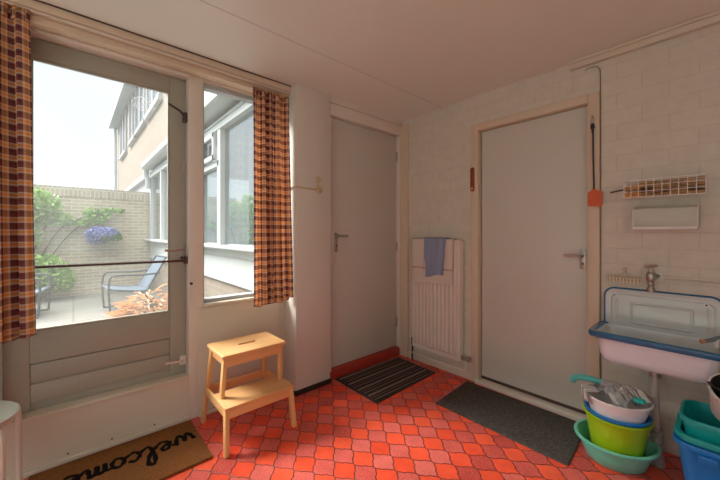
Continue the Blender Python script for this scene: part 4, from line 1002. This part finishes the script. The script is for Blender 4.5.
# trees beyond, reflected in the wing's glass
t = thing('garden_hedge', 'dark green hedge along the far side of the courtyard', 'hedge', (-5.2, -3.6, 0))
bm = B(); rnd = random.Random(5); leaves(bm, 2500, blob([(-3.2-k*0.7, -3.6, 0.8, 0.6, 0.3, 0.8, 1) for k in range(7)]), 0.10, rnd); link('foliage', bm, M_leafd, t, smooth=False)
bm = B()
for k in range(7): tube(bm, [(-3.2-k*0.7, -3.6, 0), (-3.2-k*0.7, -3.6, 0.9)], 0.03, 6)
link('stem', bm, M_soil, t)

# sling chairs: local frame faces -y, origin at centre on the ground
def make_chair():
    root = thing('garden_chair', 'blue-grey sling garden chair with arms, facing left by the brick wall', 'garden chair', (0, 0, 0), 'sling chairs on the patio')
    W = 0.29
    bm = B()
    def fn(u, v):
        x = -W+0.02+u*(2*W-0.04)
        if v < 0.5: q = v/0.5; y = -0.32+q*0.47; z = 0.37-0.07*q-0.02*math.sin(PI*q)
        else: q = (v-0.5)/0.5; y = 0.15+q*0.27; z = 0.30+q*0.48
        return (x, y, z)
    sheet(bm, fn, 8, 30); link('sling', bm, M_sling, root, solid=0.006)
    for s in (-1, 1):
        x = s*W
        link('side_rail', tube(B(), spline([(x, -0.33, 0.36), (x, -0.15, 0.325), (x, 0.14, 0.295), (x, 0.22, 0.42), (x, 0.42, 0.80)], 5), 0.014, 8), M_frame_out, root)
        link('arm', tube(B(), spline([(x, -0.30, 0.01), (x, -0.32, 0.35), (x, -0.30, 0.52), (x, -0.22, 0.555), (x, 0.10, 0.54), (x, 0.32, 0.55)], 5), 0.014, 8), M_frame_out, root)
        link('leg', tube(B(), [(x, 0.10, 0.30), (x, 0.36, 0.01)], 0.013, 8), M_frame_out, root)
        link('runner', tube(B(), [(x, -0.30, 0.012), (x, 0.36, 0.012)], 0.011, 8), M_frame_out, root)
    link('cross_rail', tube(B(), [(-W, -0.32, 0.355), (W, -0.32, 0.355)], 0.012, 8), M_frame_out, root)
    link('cross_rail', tube(B(), [(-W, 0.42, 0.79), (W, 0.42, 0.79)], 0.012, 8), M_frame_out, root)
    return root
ch = make_chair(); ch.location = (-6.2, 0.68, 0); ch.rotation_euler = (0, 0, math.radians(4))
c2 = copy_tree(ch); c2.location = (-6.6, -0.62, 0); c2.rotation_euler = (0, 0, math.radians(172))
c2['label'] = 'dark sling garden chair half hidden behind the left curtain'; del c2['group']; del ch['group']

# ------------------------------------------------------------------ light, camera
SKY_HORIZON = 0.87; SKY_ZENITH = 11.0; SUN_E = 7.0; SUN_DIR = (-0.56, -0.50, 0.66); FILL_LAMP = 3.0
w = bpy.data.worlds.new('World'); sc.world = w; w.use_nodes = True
nt = w.node_tree; bg = nt.nodes['Background']
tc = nt.nodes.new('ShaderNodeTexCoord'); sp = nt.nodes.new('ShaderNodeSeparateXYZ'); nt.links.new(tc.outputs['Generated'], sp.inputs[0])
# bright overcast: the sky is brightest towards the zenith
z = mth(nt, 'MAXIMUM', sp.outputs[2], 0)
col = mixc(nt, mth(nt, 'MINIMUM', mth(nt, 'MULTIPLY', z, 2.0), 1), (0.90, 0.965, 1.0), (0.80, 0.90, 1.0))
col = mixc(nt, mth(nt, 'MINIMUM', mth(nt, 'MULTIPLY', mth(nt, 'MAXIMUM', mth(nt, 'SUBTRACT', z, 0.4), 0), 3.0), 1), col, (1.0, 0.97, 0.92))
nt.links.new(col, bg.inputs['Color'])
hi = mth(nt, 'MULTIPLY', mth(nt, 'MAXIMUM', mth(nt, 'SUBTRACT', z, 0.36), 0), SKY_ZENITH)
nt.links.new(mth(nt, 'ADD', SKY_HORIZON, hi), bg.inputs['Strength'])
# sun diffused by thin cloud, high on the left beyond the garden door
sl = bpy.data.lights.new('veiled_sun', 'SUN'); sl.energy = SUN_E; sl.angle = math.radians(24); sl.color = (1.0, 0.965, 0.92)
so = bpy.data.objects.new('veiled_sun', sl); C.objects.link(so); so.location = (-6, -5, 8)
so.rotation_euler = Vector(SUN_DIR).to_track_quat('Z', 'Y').to_euler()
tag(link('reflector', box(B(), -1.2, 1.55, -1.75, -0.1, 0.0, 0.012, 0.004), mat('pale_wool_reflector', (0.62, 0.58, 0.50), 0.95, var=0.1, scale=60)), 'pale wool rug added unseen in the rear of the room', 'reflector')  # unseen pale surface, added to bounce neutral light into the room
# unseen fill lamp on the ceiling, added to warm and brighten the room
cl = thing('fill_lamp', 'added round opal fill lamp, unseen in the rear of the room', 'lamp', (0.75, -0.75, H-0.09))
bm = B(); lathe(bm, [(0, H-0.09), (0.12, H-0.085), (0.17, H-0.06), (0.185, H-0.03), (0.185, H-0.018), (0, H-0.018)], c=(0.75, -0.75, 0), n=40)
mo, nto, bo, oo = new_mat('fill_lamp_glow'); bo.inputs['Emission Color'].default_value = (1.0, 0.80, 0.62, 1); bo.inputs['Emission Strength'].default_value = FILL_LAMP
link('fill_lamp_shade', bm, mo, cl)
bm = B(); lathe(bm, [(0, H-0.018), (0.19, H-0.018), (0.19, H), (0, H)], c=(0.75, -0.75, 0), n=40); link('base', bm, M_white, cl)

cam = bpy.data.cameras.new('Camera'); co = bpy.data.objects.new('Camera', cam); C.objects.link(co)
co.location = (0, 0, 1.18); co.rotation_euler = (PI/2, 0, math.radians(48.4))
cam.sensor_width = 36; cam.lens = 36*323/720; cam.shift_y = -7/720; cam.clip_start = 0.02
sc.camera = co
sc.view_settings.view_transform = 'Standard'; sc.view_settings.look = 'None'; sc.view_settings.gamma = 1.0
sc.view_settings.use_curve_mapping = False
sc.view_settings.exposure = 0.42
sc.cycles.max_bounces = 14; sc.cycles.diffuse_bounces = 8; sc.cycles.transparent_max_bounces = 16
sc.cycles.use_denoising = True
sc.cycles.sample_clamp_indirect = 6
for o in list(sc.objects):
    if '_o' in o: del o['_o']
